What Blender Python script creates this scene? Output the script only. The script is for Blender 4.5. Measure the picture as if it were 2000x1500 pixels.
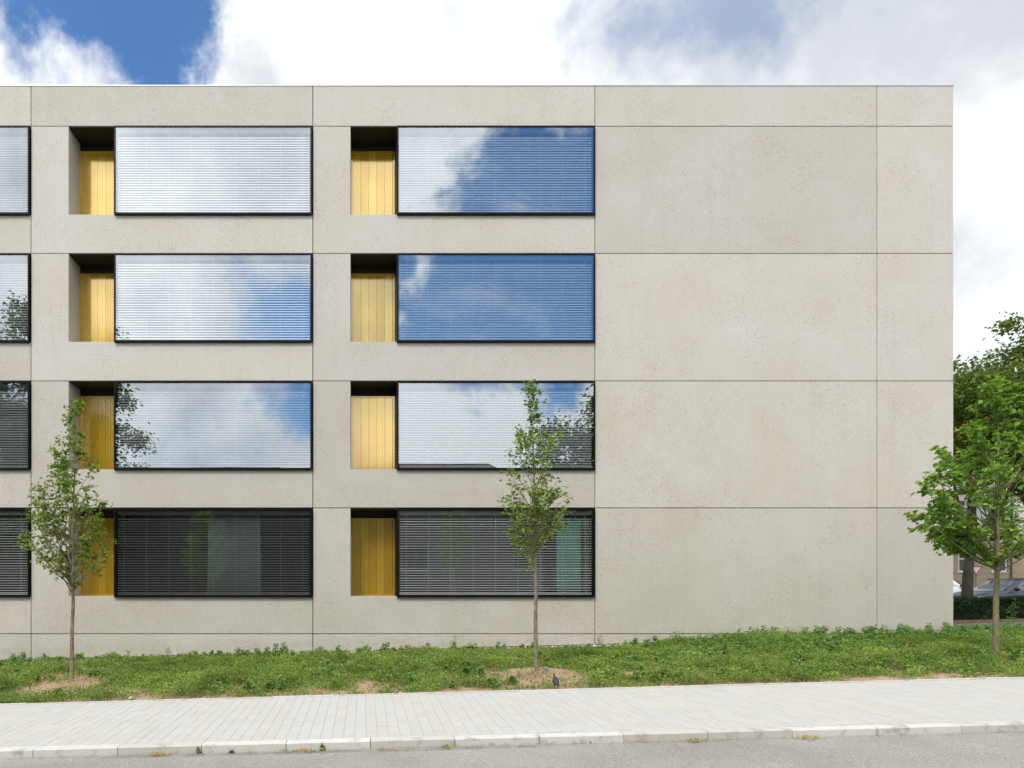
import bpy, bmesh, math, random
import numpy as np
from mathutils import Vector, Matrix
for o in list(bpy.data.objects): bpy.data.objects.remove(o, do_unlink=True)
scene = bpy.context.scene
C = scene.collection
R = math.radians
# ------------------------------------------------------------------ camera
CAMZ, DIST, F = 1.743, 18.0, 1260.0          # height, metres from the facade plane (y = 0), focal length in px of a 2000 px frame
cd = bpy.data.cameras.new('camera'); cam = bpy.data.objects.new('camera', cd); C.objects.link(cam)
cam.location = (0, -DIST, CAMZ); cam.rotation_euler = (R(90), 0, 0)
cd.sensor_width = 36; cd.lens = F / 2000 * 36
cd.shift_x = (1000 - 712) / 2000; cd.shift_y = (1152 - 750) / 2000
cd.clip_start = 0.1; cd.clip_end = 3000
scene.camera = cam
# ------------------------------------------------------------------ light
SUN_EL, SUN_AZ = R(50), math.atan2(-0.50, -0.86)     # sun in front of the facade, from the left
w = bpy.data.worlds.new('World'); scene.world = w; w.use_nodes = True
nt = w.node_tree; nt.nodes.clear()
def N(t, typ, **kw):
    n = t.nodes.new(typ)
    for k, v in kw.items(): setattr(n, k, v)
    return n
def setin(t, n, **kw):
    for k, v in kw.items():
        s = n.inputs[int(k[1:])] if k[0] == 'i' and k[1:].isdigit() else n.inputs[k.replace('_', ' ')]
        if hasattr(v, 'links') or isinstance(v, bpy.types.NodeSocket): t.links.new(v, s)
        else: s.default_value = v
    return n
def mth(t, op, a, b=None, c=None, clamp=False):
    n = N(t, 'ShaderNodeMath', operation=op, use_clamp=clamp)
    for i, v in enumerate((a, b, c)):
        if v is None: continue
        if isinstance(v, bpy.types.NodeSocket): t.links.new(v, n.inputs[i])
        else: n.inputs[i].default_value = v
    return n.outputs[0]
def smooth(t, v, a, b, lo=0., hi=1.):
    n = N(t, 'ShaderNodeMapRange', interpolation_type='SMOOTHSTEP')
    t.links.new(v, n.inputs[0])
    for i, x in enumerate((a, b, lo, hi)): n.inputs[i+1].default_value = x
    return n.outputs[0]
def mixc(t, fac, a, b, mode='MIX'):
    n = N(t, 'ShaderNodeMix', data_type='RGBA', blend_type=mode)
    for i, v in ((0, fac), (6, a), (7, b)):
        if isinstance(v, bpy.types.NodeSocket): t.links.new(v, n.inputs[i])
        else: n.inputs[i].default_value = v if i == 0 else (*v, 1) if len(v) == 3 else v
    return n.outputs[2]
def noise(t, vec, scale, detail=4, rough=.55, dist=0., out=0):
    n = N(t, 'ShaderNodeTexNoise'); t.links.new(vec, n.inputs['Vector'])
    n.inputs['Scale'].default_value = scale; n.inputs['Detail'].default_value = detail
    n.inputs['Roughness'].default_value = rough; n.inputs['Distortion'].default_value = dist
    return n.outputs[out]
tc = N(nt, 'ShaderNodeTexCoord').outputs['Generated']
sky = N(nt, 'ShaderNodeTexSky', sky_type='NISHITA', sun_disc=False, sun_elevation=SUN_EL, sun_rotation=SUN_AZ)
sky.air_density = 1.0; sky.dust_density = 0.3; sky.ozone_density = 2.5
def gap(c, r0, r1, warp):
    v = Vector(c).normalized()
    d = N(nt, 'ShaderNodeVectorMath', operation='DISTANCE'); nt.links.new(tc, d.inputs[0]); d.inputs[1].default_value = v
    dd = mth(nt, 'ADD', d.outputs['Value'], mth(nt, 'MULTIPLY', mth(nt, 'SUBTRACT', warp, .5), .75))
    return smooth(nt, dd, r0, r1, 1., 0.)
warp = noise(nt, tc, 2.6, 7, .6, .1)
warp2 = noise(nt, tc, 4.2, 8, .60, .15)
fb = noise(nt, tc, 1.7, 9, .58, .1)
cover = smooth(nt, fb, .25, .48, .80, 1.)                    # broken cloud over the whole sky
gaps = gap((-.31, 1, .88), .08, .18, warp2)                  # the blue hole over the left half of the roof
for g in (mth(nt, 'MULTIPLY', gap((.56, 1, .97), .0, .11, warp2), .5), gap((.27, -1, .47), .13, .21, warp2), gap((.36, -1, .60), .05, .14, warp2),
          gap((-.08, -1, .36), .02, .14, warp2), gap((.9, .2, .6), .05, .3, warp), gap((-.9, .1, .9), .1, .35, warp)):
    gaps = mth(nt, 'MAXIMUM', gaps, g)
cl = mth(nt, 'MULTIPLY', cover, mth(nt, 'SUBTRACT', 1., mth(nt, 'MULTIPLY', gaps, .97)), clamp=True)
mpw = N(nt, 'ShaderNodeMapping'); nt.links.new(tc, mpw.inputs[0]); mpw.inputs['Rotation'].default_value = (.3, .7, .5); mpw.inputs['Scale'].default_value = (2.2, 9., 5.)
wisp = smooth(nt, noise(nt, mpw.outputs[0], 1.3, 8, .62, .5), .50, .78, 0., .55)      # thin streaks across the blue
cl = mth(nt, 'MAXIMUM', cl, wisp)
shade = noise(nt, tc, 3.1, 7, .55, .15)
ccol = mixc(nt, smooth(nt, shade, .38, .62), (5.4, 5.7, 6.1), (10.0, 10.1, 10.2))
sund = Vector((math.sin(SUN_AZ) * math.cos(SUN_EL), math.cos(SUN_AZ) * math.cos(SUN_EL), math.sin(SUN_EL)))
dt = N(nt, 'ShaderNodeVectorMath', operation='DOT_PRODUCT'); nt.links.new(tc, dt.inputs[0]); dt.inputs[1].default_value = sund
fwd = smooth(nt, dt.outputs['Value'], .25, .92, 1., 1.75)          # thin cloud scatters forward: brighter towards the sun
cs = N(nt, 'ShaderNodeVectorMath', operation='SCALE'); nt.links.new(ccol, cs.inputs[0]); nt.links.new(fwd, cs.inputs['Scale']); ccol = cs.outputs[0]
skyc = mixc(nt, 1., sky.outputs[0], (.62, 1.12, 1.48), 'MULTIPLY')
col = mixc(nt, cl, skyc, ccol)
bg = N(nt, 'ShaderNodeBackground'); nt.links.new(col, bg.inputs[0]); bg.inputs[1].default_value = 0.10
wo = N(nt, 'ShaderNodeOutputWorld'); nt.links.new(bg.outputs[0], wo.inputs[0])
sl = bpy.data.lights.new('sun', 'SUN'); sl.energy = 1.5; sl.angle = R(14); sl.color = (1, .95, .87)
sun = bpy.data.objects.new('sun', sl); C.objects.link(sun)
sd = Vector((math.sin(SUN_AZ) * math.cos(SUN_EL), math.cos(SUN_AZ) * math.cos(SUN_EL), math.sin(SUN_EL)))
sun.rotation_euler = sd.to_track_quat('Z', 'Y').to_euler(); sun.location = (0, 0, 40)
vs = scene.view_settings; vs.view_transform = 'Standard'; vs.look = 'None'; vs.exposure = 0.38; vs.gamma = 1; vs.use_curve_mapping = False
scene.render.engine = 'CYCLES'; scene.render.resolution_x = 1024; scene.render.resolution_y = 768
scene.cycles.transparent_max_bounces = 24

# ------------------------------------------------------------------ materials
def newmat(name):
    m = bpy.data.materials.new(name); m.use_nodes = True
    t = m.node_tree; b = t.nodes['Principled BSDF']
    return m, t, b
def pos(t): return N(t, 'ShaderNodeNewGeometry').outputs['Position']
def objc(t): return N(t, 'ShaderNodeTexCoord').outputs['Object']
def bump(t, b, h, strength=.2, dist=.01):
    n = N(t, 'ShaderNodeBump'); n.inputs['Strength'].default_value = strength; n.inputs['Distance'].default_value = dist
    t.links.new(h, n.inputs['Height']); t.links.new(n.outputs[0], b.inputs['Normal'])
def plain(name, col, rough=.6, metal=0., var=.06, scale=8., spec=.5):
    m, t, b = newmat(name); v = noise(t, objc(t), scale, 5)
    c = mixc(t, v, tuple(x * (1 - var * 2) for x in col), tuple(min(1, x * (1 + var * 2)) for x in col))
    t.links.new(c, b.inputs['Base Color']); b.inputs['Roughness'].default_value = rough; b.inputs['Metallic'].default_value = metal
    b.inputs['Specular IOR Level'].default_value = spec
    return m
M = {}
def concrete(name, base, speck=True):
    m, t, b = newmat(name); p = pos(t)
    oi = N(t, 'ShaderNodeObjectInfo').outputs['Random']
    # each cast panel has its own batch of stone chips: shift the pattern panel by panel
    sh = N(t, 'ShaderNodeVectorMath', operation='ADD'); t.links.new(p, sh.inputs[0])
    cmb = N(t, 'ShaderNodeCombineXYZ'); t.links.new(mth(t, 'MULTIPLY', oi, 37.), cmb.inputs[1]); t.links.new(cmb.outputs[0], sh.inputs[1])
    q = sh.outputs[0]
    big = noise(t, q, .42, 4, .6, .4); mid = noise(t, q, 2.3, 5, .6, .6); fine = noise(t, q, 55, 3)
    val = mth(t, 'ADD', .765, mth(t, 'ADD', mth(t, 'MULTIPLY', big, .24), mth(t, 'ADD', mth(t, 'MULTIPLY', mid, .12), mth(t, 'ADD', mth(t, 'MULTIPLY', fine, .10), mth(t, 'MULTIPLY', oi, .13)))))
    warm = mixc(t, smooth(t, big, .35, .65), base, (base[0]*.99, base[1]*1.0, base[2]*1.06))
    c = mixc(t, 1., warm, N_rgb(t, val), 'MULTIPLY')
    if speck:
        clus = noise(t, q, .8, 4, .6)
        for sc, th, keep, colr in ((21, .27, .40, (.31, .15, .085)), (40, .25, .30, (.18, .14, .105)), (13, .15, .22, (.36, .14, .07))):
            v = N(t, 'ShaderNodeTexVoronoi'); v.inputs['Scale'].default_value = sc; t.links.new(q, v.inputs['Vector'])
            hit = mth(t, 'LESS_THAN', v.outputs['Distance'], th)
            sx = N(t, 'ShaderNodeSeparateColor'); t.links.new(v.outputs['Color'], sx.inputs[0])
            k = mth(t, 'LESS_THAN', sx.outputs[0], mth(t, 'MULTIPLY', smooth(t, clus, .40, .68, .12, 1.5), keep))
            c = mixc(t, mth(t, 'MULTIPLY', mth(t, 'MULTIPLY', hit, k), .62), c, colr)
    mp = N(t, 'ShaderNodeMapping'); t.links.new(q, mp.inputs[0]); mp.inputs['Scale'].default_value = (5., 5., .22)
    c = mixc(t, smooth(t, noise(t, mp.outputs[0], 1., 5, .6), .50, .78, 0., .07), c, (.24, .22, .19))     # faint rain runs
    xyz = N(t, 'ShaderNodeSeparateXYZ'); t.links.new(p, xyz.inputs[0])
    hg = mth(t, 'SUBTRACT', xyz.outputs[2], mth(t, 'MULTIPLY', xyz.outputs[0], .0262))
    c = mixc(t, mth(t, 'MULTIPLY', smooth(t, mth(t, 'ADD', hg, mth(t, 'MULTIPLY', mid, .4)), .25, .75, .55, 0.), noise(t, q, 7, 4)), c, (.28, .205, .135))   # soil splashed on the plinth
    t.links.new(c, b.inputs['Base Color']); b.inputs['Roughness'].default_value = .82; b.inputs['Specular IOR Level'].default_value = .3
    bump(t, b, noise(t, q, 90, 3), .15, .004)
    return m
def N_rgb(t, v):
    n = N(t, 'ShaderNodeCombineColor')
    for i in range(3): t.links.new(v, n.inputs[i])
    return n.outputs[0]
M['concrete'] = concrete('concrete', (.522, .490, .424))
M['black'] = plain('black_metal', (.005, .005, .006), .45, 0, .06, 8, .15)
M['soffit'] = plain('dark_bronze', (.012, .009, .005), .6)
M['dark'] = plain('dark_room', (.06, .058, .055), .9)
M['slab'] = plain('room_plaster', (.20, .195, .185), .9)
M['coping'] = plain('coping_metal', (.55, .55, .54), .4, .6)
def gold():
    m, t, b = newmat('gold_metal'); p = pos(t); oi = N(t, 'ShaderNodeObjectInfo').outputs['Random']
    mp = N(t, 'ShaderNodeMapping'); t.links.new(p, mp.inputs[0]); mp.inputs['Scale'].default_value = (60, 60, 1.5)
    st = noise(t, mp.outputs[0], 1., 3)
    v = mth(t, 'ADD', .62, mth(t, 'ADD', mth(t, 'MULTIPLY', oi, .14), mth(t, 'ADD', mth(t, 'MULTIPLY', st, .20), mth(t, 'MULTIPLY', noise(t, p, 2.1, 5, .6), .38))))
    c = mixc(t, 1., mixc(t, oi, (.72, .44, .025), (.78, .51, .06)), N_rgb(t, v), 'MULTIPLY')
    t.links.new(c, b.inputs['Base Color']); b.inputs['Metallic'].default_value = .50; b.inputs['Coat Weight'].default_value = 1.; b.inputs['Coat IOR'].default_value = 2.0; b.inputs['Coat Roughness'].default_value = .08
    t.links.new(mth(t, 'ADD', .13, mth(t, 'MULTIPLY', oi, .06)), b.inputs['Roughness'])
    bump(t, b, st, .08, .004)
    return m
M['gold'] = gold()
def glass():
    m = bpy.data.materials.new('coated_glass'); m.use_nodes = True; t = m.node_tree; t.nodes.clear()
    tr = N(t, 'ShaderNodeBsdfTransparent'); tr.inputs[0].default_value = (.97, .99, .98, 1)
    gl = N(t, 'ShaderNodeBsdfGlossy'); gl.inputs['Roughness'].default_value = 0.0; gl.inputs[0].default_value = (.90, .96, 1, 1)
    lw = N(t, 'ShaderNodeLayerWeight'); lw.inputs[0].default_value = .35
    fac = mth(t, 'ADD', .27, mth(t, 'MULTIPLY', lw.outputs['Fresnel'], .6), clamp=True)
    bp = N(t, 'ShaderNodeBump'); bp.inputs['Strength'].default_value = .02; bp.inputs['Distance'].default_value = .05
    t.links.new(noise(t, pos(t), .7, 1), bp.inputs['Height']); t.links.new(bp.outputs[0], gl.inputs['Normal'])
    mx = N(t, 'ShaderNodeMixShader'); t.links.new(fac, mx.inputs[0]); t.links.new(tr.outputs[0], mx.inputs[1]); t.links.new(gl.outputs[0], mx.inputs[2])
    o = N(t, 'ShaderNodeOutputMaterial'); t.links.new(mx.outputs[0], o.inputs[0])
    return m
M['glass'] = glass()
M['slat'] = plain('white_slat', (.93, .935, .94), .35, 0, .01)
M['rail'] = plain('grey_rail', (.10, .10, .11), .5)
def cloth(name, c):
    m, t, b = newmat(name); t.links.new(mixc(t, noise(t, objc(t), 6, 4), tuple(x*.85 for x in c), c), b.inputs['Base Color']); b.inputs['Roughness'].default_value = .9
    return m
M['teal'] = cloth('teal_cloth', (.15, .62, .52)); M['pale'] = cloth('pale_cloth', (.40, .47, .47))
def ground_mat(name, stops, scale, rough=.95, bstr=.5, bd=.02, fine=60., amp=.76):
    m, t, b = newmat(name); p = pos(t)
    n1 = noise(t, p, scale, 7, .62, .4); n2 = noise(t, p, fine, 4, .6)
    cr = N(t, 'ShaderNodeValToRGB'); t.links.new(n1, cr.inputs[0])
    e = cr.color_ramp.elements
    while len(e) < len(stops): e.new(.5)
    for k, (ps, c) in enumerate(stops): e[k].position = ps; e[k].color = (*c, 1)
    c = mixc(t, 1., cr.outputs[0], N_rgb(t, mth(t, 'ADD', 1-amp/2, mth(t, 'MULTIPLY', n2, amp))), 'MULTIPLY')
    t.links.new(c, b.inputs['Base Color']); b.inputs['Roughness'].default_value = rough; b.inputs['Specular IOR Level'].default_value = .2
    bump(t, b, n2, bstr, bd)
    return m
M['soil'] = ground_mat('soil', [(.30, (.27, .17, .11)), (.52, (.42, .285, .185)), (.72, (.50, .385, .265))], 1.6)
M['asphalt'] = ground_mat('asphalt', [(.3, (.285, .272, .242)), (.5, (.33, .316, .283)), (.7, (.37, .354, .318))], .7, .9, .7, .008, 48., 1.7)
M['lane'] = ground_mat('lane_asphalt', [(.3, (.11, .11, .11)), (.7, (.17, .17, .168))], 1.2, .9, .5, .006, 90.)
M['field'] = ground_mat('far_ground', [(.3, (.06, .075, .03)), (.7, (.11, .12, .055))], .4)
M['gravel'] = ground_mat('white_gravel', [(.3, (.42, .42, .41)), (.7, (.66, .66, .65))], 14., .9, .8, .02, 40.)
def stone(name, base, use_attr=False, var=.16, warm=(1.03, 1., .95), stain=.0):
    m, t, b = newmat(name); p = pos(t)
    if use_attr: r = N(t, 'ShaderNodeAttribute', attribute_name='rnd').outputs['Fac']
    else: r = N(t, 'ShaderNodeObjectInfo').outputs['Random']
    n1 = noise(t, p, 1.1, 5, .6); n2 = noise(t, p, 70, 4, .6); n3 = noise(t, p, 5., 6, .65)
    v = mth(t, 'ADD', 1 - var*.9, mth(t, 'ADD', mth(t, 'MULTIPLY', r, var), mth(t, 'ADD', mth(t, 'MULTIPLY', n2, .14), mth(t, 'MULTIPLY', n3, .12))))
    c = mixc(t, smooth(t, mth(t, 'ADD', n1, mth(t, 'MULTIPLY', r, .25)), .45, .75), tuple(a*b_ for a, b_ in zip(base, warm)), (base[0]*.97, base[1]*.99, base[2]*1.0))
    c = mixc(t, 1., c, N_rgb(t, v), 'MULTIPLY')
    if stain: c = mixc(t, mth(t, 'MULTIPLY', smooth(t, n3, .50, .68), stain), c, tuple(x*.45 for x in base))
    t.links.new(c, b.inputs['Base Color']); b.inputs['Roughness'].default_value = .85; b.inputs['Specular IOR Level'].default_value = .3
    bump(t, b, n2, .3, .003)
    return m
M['paver'] = stone('paver', (.475, .467, .442), False, .09); M['paver_far'] = stone('paver_field', (.475, .467, .442), True, .09)
M['joint'] = plain('joint_sand', (.42, .40, .36), .95)
M['kerb'] = stone('kerb_stone', (.58, .565, .53), False, .22, (1.02, 1, .97), .6)
M['sett'] = stone('sett', (.27, .26, .245), False, .3)
def leafmat(name, c1, c2, c3=None, trans=.35, rough=.5):
    m, t, b = newmat(name)
    r = N(t, 'ShaderNodeAttribute', attribute_name='rnd').outputs['Fac']
    cr = N(t, 'ShaderNodeValToRGB'); t.links.new(r, cr.inputs[0]); e = cr.color_ramp.elements
    e[0].color = (*c1, 1); e[1].color = (*c2, 1); e[0].position = .1; e[1].position = .85
    if c3: x = e.new(.97); x.color = (*c3, 1)
    t.links.new(cr.outputs[0], b.inputs['Base Color']); b.inputs['Roughness'].default_value = rough; b.inputs['Specular IOR Level'].default_value = .35
    tl = N(t, 'ShaderNodeBsdfTranslucent'); t.links.new(mixc(t, 1., cr.outputs[0], (1.2, 1.5, .5), 'MULTIPLY'), tl.inputs[0])
    mx = N(t, 'ShaderNodeMixShader'); mx.inputs[0].default_value = trans
    o = t.nodes['Material Output']; t.links.new(b.outputs[0], mx.inputs[1]); t.links.new(tl.outputs[0], mx.inputs[2]); t.links.new(mx.outputs[0], o.inputs[0])
    return m
M['linden'] = leafmat('linden_leaf', (.075, .135, .020), (.28, .36, .050), (.48, .48, .08))
M['linden3'] = leafmat('broad_linden_leaf', (.075, .155, .026), (.31, .45, .075), (.50, .58, .12))
M['darktree'] = leafmat('maple_leaf', (.028, .062, .012), (.17, .225, .030), (.30, .20, .035), .34)
M['hedge'] = leafmat('hedge_leaf', (.010, .028, .008), (.030, .065, .015), (.05, .09, .02), .15)
M['weed'] = leafmat('weed_leaf', (.095, .160, .038), (.32, .42, .095), (.58, .50, .18), .34, .6)
M['weed2'] = leafmat('tall_weed_leaf', (.075, .150, .045), (.24, .38, .115), (.36, .46, .16), .34, .6)
M['dry'] = leafmat('dry_leaf', (.42, .26, .07), (.52, .38, .14), (.22, .25, .06), .2, .7)
M['petal'] = leafmat('white_petal', (.75, .75, .70), (.85, .85, .80), None, .2)
def bark(name, a, c, scale=9.):
    m, t, b = newmat(name); p = pos(t)
    mp = N(t, 'ShaderNodeMapping'); t.links.new(p, mp.inputs[0]); mp.inputs['Scale'].default_value = (scale, scale, scale*.3)
    n1 = noise(t, mp.outputs[0], 3, 6, .65); n2 = noise(t, p, 3, 4)
    cc = mixc(t, smooth(t, mth(t, 'ADD', mth(t, 'MULTIPLY', n1, .7), mth(t, 'MULTIPLY', n2, .3)), .38, .62), a, c)
    t.links.new(cc, b.inputs['Base Color']); b.inputs['Roughness'].default_value = .9; bump(t, b, n1, .6, .01)
    return m
M['bark'] = bark('young_bark', (.15, .12, .085), (.36, .30, .20)); M['oldbark'] = bark('old_bark', (.022, .018, .014), (.055, .044, .034), 4.)
M['greenbark'] = bark('olive_bark', (.14, .125, .06), (.27, .24, .125))

# ------------------------------------------------------------------ helpers
def link(o, parent=None):
    C.objects.link(o)
    if parent is not None: o.parent = parent
    return o
def tag(o, label=None, cat=None, group=None, kind=None):
    if label: o['label'] = label
    if cat: o['category'] = cat
    if group: o['group'] = group
    if kind: o['kind'] = kind
    return o
def empty(name, loc=(0, 0, 0), rz=0):
    o = bpy.data.objects.new(name, None); o.location = loc; o.rotation_euler = (0, 0, rz); o.empty_display_size = .2
    return link(o)
class MB:
    def __init__(s): s.v, s.f = [], []
    def add(s, vs, fs):
        k = len(s.v); s.v += [tuple(x) for x in vs]; s.f += [tuple(i + k for i in f) for f in fs]; return s
    def box(s, x0, x1, y0, y1, z0, z1):
        return s.add([(x0,y0,z0),(x1,y0,z0),(x1,y1,z0),(x0,y1,z0),(x0,y0,z1),(x1,y0,z1),(x1,y1,z1),(x0,y1,z1)],
                     [(0,3,2,1),(4,5,6,7),(0,1,5,4),(1,2,6,5),(2,3,7,6),(3,0,4,7)])
    def prism(s, poly, y0, y1):                       # polygon in (x, z), extruded along y
        n = len(poly)
        return s.add([(x, y0, z) for x, z in poly] + [(x, y1, z) for x, z in poly],
                     [tuple(range(n)), tuple(range(2*n-1, n-1, -1))] + [(i, i+n, (i+1) % n + n, (i+1) % n) for i in range(n)])
    def ring(s, x0, x1, z0, z1, bx, bt, bb, y0, y1):  # rectangular frame around an opening
        o = [(x0,z0),(x1,z0),(x1,z1),(x0,z1)]; i = [(x0+bx,z0+bb),(x1-bx,z0+bb),(x1-bx,z1-bt),(x0+bx,z1-bt)]
        vs = [(x,y0,z) for x,z in o] + [(x,y0,z) for x,z in i] + [(x,y1,z) for x,z in o] + [(x,y1,z) for x,z in i]
        fs = []
        for k in range(4):
            j = (k+1) % 4
            fs += [(k,j,j+4,k+4), (k+8,k+12,j+12,j+8), (k,k+8,j+8,j), (k+4,j+4,j+12,k+12)]
        return s.add(vs, fs)
    def tube(s, pts, rad, n=6, cap=True):
        k = len(s.v); pts = [Vector(p) for p in pts]
        for i, p in enumerate(pts):
            d = (pts[min(i+1, len(pts)-1)] - pts[max(i-1, 0)]).normalized()
            a = d.cross(Vector((0, 1, 0)) if abs(d.y) < .9 else Vector((1, 0, 0))).normalized(); b = d.cross(a)
            for j in range(n):
                t = 2*math.pi*j/n; s.v.append(tuple(p + (a*math.cos(t) + b*math.sin(t)) * rad[i]))
        for i in range(len(pts)-1):
            for j in range(n):
                s.f.append((k+i*n+j, k+i*n+(j+1) % n, k+(i+1)*n+(j+1) % n, k+(i+1)*n+j))
        if cap: s.f.append(tuple(k+j for j in range(n))[::-1]); s.f.append(tuple(k+(len(pts)-1)*n+j for j in range(n)))
        return s
    def loft(s, rings, cap=True, close=True):
        k = len(s.v); n = len(rings[0])
        for r in rings: s.v += [tuple(p) for p in r]
        for i in range(len(rings)-1):
            for j in range(n if close else n-1):
                s.f.append((k+i*n+j, k+i*n+(j+1) % n, k+(i+1)*n+(j+1) % n, k+(i+1)*n+j))
        if cap: s.f.append(tuple(k+j for j in range(n))[::-1]); s.f.append(tuple(k+(len(rings)-1)*n+j for j in range(n)))
        return s
    def mesh(s, name, mat, smooth_=False, bevel=0.):
        me = bpy.data.meshes.new(name); me.from_pydata(s.v, [], s.f)
        bm = bmesh.new(); bm.from_mesh(me); bmesh.ops.recalc_face_normals(bm, faces=bm.faces)
        if bevel: bmesh.ops.bevel(bm, geom=list(bm.edges), offset=bevel, segments=1, affect='EDGES')
        bm.to_mesh(me); bm.free()
        for m in (mat if isinstance(mat, (list, tuple)) else [mat]): me.materials.append(m)
        if smooth_: me.polygons.foreach_set('use_smooth', [True]*len(me.polygons))
        return me
    def build(s, name, mat, parent=None, smooth_=False, bevel=0.):
        return link(bpy.data.objects.new(name, s.mesh(name, mat, smooth_, bevel)), parent)
def inst(name, me, parent, loc=(0,0,0), rot=(0,0,0), sc=(1,1,1)):
    o = bpy.data.objects.new(name, me); o.location = loc; o.rotation_euler = rot; o.scale = sc
    return link(o, parent)
def leaf_mesh(name, cen, d, nrm, ln, wd, rnd, mat):
    """many small folded leaves as one mesh: base, left, tip, right"""
    n = len(cen); d = d/np.linalg.norm(d, axis=1, keepdims=True)
    s = np.cross(d, nrm); s /= np.linalg.norm(s, axis=1, keepdims=True)+1e-9; u = np.cross(s, d)
    ln = ln[:, None]; wd = wd[:, None]
    V = np.empty((n, 4, 3), np.float32)
    V[:, 0] = cen - d*ln*.5; V[:, 2] = cen + d*ln*.5 - u*ln*.12
    V[:, 1] = cen - d*ln*.08 - s*wd*.5 + u*wd*.18; V[:, 3] = cen - d*ln*.08 + s*wd*.5 + u*wd*.18
    me = bpy.data.meshes.new(name); me.vertices.add(n*4); me.vertices.foreach_set('co', V.reshape(-1))
    idx = np.array([0, 1, 2, 0, 2, 3]); L = (np.arange(n)[:, None]*4 + idx).astype(np.int32).reshape(-1)
    me.loops.add(n*6); me.loops.foreach_set('vertex_index', L)
    me.polygons.add(n*2); me.polygons.foreach_set('loop_start', np.arange(0, n*6, 3, dtype=np.int32))
    a = me.attributes.new('rnd', 'FLOAT', 'POINT'); a.data.foreach_set('value', np.repeat(rnd.astype(np.float32), 4))
    me.update(calc_edges=True); me.materials.append(mat)
    return me
def unit(a): return a/(np.linalg.norm(a, axis=1, keepdims=True)+1e-9)
def G(x): return .0265*60*math.tanh(x/60)                # the street climbs to the right
def Gn(x): return .0265*60*np.tanh(x/60)
_rs = np.random.RandomState(11); _tab = _rs.rand(64, 64)
def vnoise(x, y):
    x = np.asarray(x, float); y = np.asarray(y, float)
    xi = np.floor(x).astype(int); yi = np.floor(y).astype(int); fx = x-xi; fy = y-yi
    fx = fx*fx*(3-2*fx); fy = fy*fy*(3-2*fy); g = lambda i, j: _tab[i % 64, j % 64]
    return (g(xi, yi)*(1-fx)+g(xi+1, yi)*fx)*(1-fy)+(g(xi, yi+1)*(1-fx)+g(xi+1, yi+1)*fx)*fy
def at(px, py, D): return Vector(((px-712)*D/F, D-DIST, CAMZ+(1152-py)*D/F))

# ------------------------------------------------------------------ the ground
Y_KERB, Y_PAV0, Y_PAV1, Y_ROAD2 = -10.36, -10.20, -7.46, -17.4
ZK, ZP1, ZR = -.045, .028, -.148
def zpav(y): return ZK + (ZP1-ZK)*(y-Y_PAV0)/(Y_PAV1-Y_PAV0)
def sheet(name, mat, xs, ys, zf):
    nx, ny = len(xs), len(ys)
    v = [(x, y, zf(x, y)) for y in ys for x in xs]
    f = [(j*nx+i, j*nx+i+1, (j+1)*nx+i+1, (j+1)*nx+i) for j in range(ny-1) for i in range(nx-1)]
    me = bpy.data.meshes.new(name); me.from_pydata(v, [], f); me.materials.append(mat)
    me.polygons.foreach_set('use_smooth', [True]*len(me.polygons))
    return tag(link(bpy.data.objects.new(name, me)), kind='structure')
xs_far = [-900, -300, -150] + list(np.arange(-80, 81, 5.)) + [150, 300, 900]
sheet('ground', M['field'], xs_far, [-900, -200, -60, -28, -17.6, -10.4, -7.5, 0, 4.4, 30, 80, 250, 900], lambda x, y: G(x) - (.34 if y < 3 else .02))
sheet('road', M['asphalt'], list(np.arange(-80, 81, 1.)), list(np.linspace(Y_ROAD2, Y_KERB-.010, 8)), lambda x, y: G(x)+ZR+.012*math.sin((y-Y_ROAD2)/(Y_KERB-Y_ROAD2)*math.pi))
TREES = [((140-712)*12.6/F, -5.4), ((1048-712)*12.32/F, -5.68), ((1945-712)*12.3/F, -5.7)]
def soil_z(x, y):
    x = np.asarray(x, float); y = np.asarray(y, float)
    t = np.clip((y-Y_PAV1)/(-Y_PAV1), 0, 1.4)
    z = Gn(x)+ZP1-.012+(0-.01-ZP1)*np.minimum(t, 1)+.16*np.sin(np.clip(t, 0, 1)*math.pi)*.35
    ed = np.clip((y-Y_PAV1)/.5, 0, 1)
    z += ed*((vnoise(x*1.1, y*1.1)-.5)*.07+(vnoise(x*4+9, y*4)-.5)*.035+(vnoise(x*13+5, y*13)-.5)*.014)
    for tx, ty in TREES: z += .055*np.exp(-(((x-tx)/.62)**2+((y-ty)/.75)**2)**1.5)
    return z
sheet('soil_bed', M['soil'], list(np.arange(-15, 40.1, .11)), list(np.arange(Y_PAV1-.02, .95, .11)), lambda x, y: float(soil_z(x, y)))
sheet('side_lane', M['lane'], list(np.arange(16.5, 80, 2.)), [.6, 1.5, 3, 4.3], lambda x, y: G(x)+.06)
# pavement: bedding, edging, pavers
pav = sheet('pavement', M['joint'], list(np.arange(-30, 45.1, 1.)), list(np.linspace(Y_PAV0, Y_PAV1, 5)), lambda x, y: G(x)+zpav(y)-.0055)
rnd = random.Random(5)
CW, CL = .140, .285
pme = MB().box(-CW/2+.0015, CW/2-.0015, -CL/2+.0015, CL/2-.0015, -.06, 0).mesh('paver', M['paver'], bevel=.0015)
cells = []
x = -13.0; k = 0
while x < 20.5:
    y = Y_PAV0 - (rnd.random()*CL)
    while y < Y_PAV1-.05:
        y0 = max(y, Y_PAV0); y1 = min(y+CL, Y_PAV1-.055)
        if y1-y0 > .03: cells.append((x+CW/2, y0, y1))
        y += CL
    x += CW; k += 1
rx = math.atan((ZP1-ZK)/(Y_PAV1-Y_PAV0))
def infr(c):
    D = (c[1]+c[2])/2+DIST; return -20 < 712+c[0]*F/D < 2020
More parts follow.
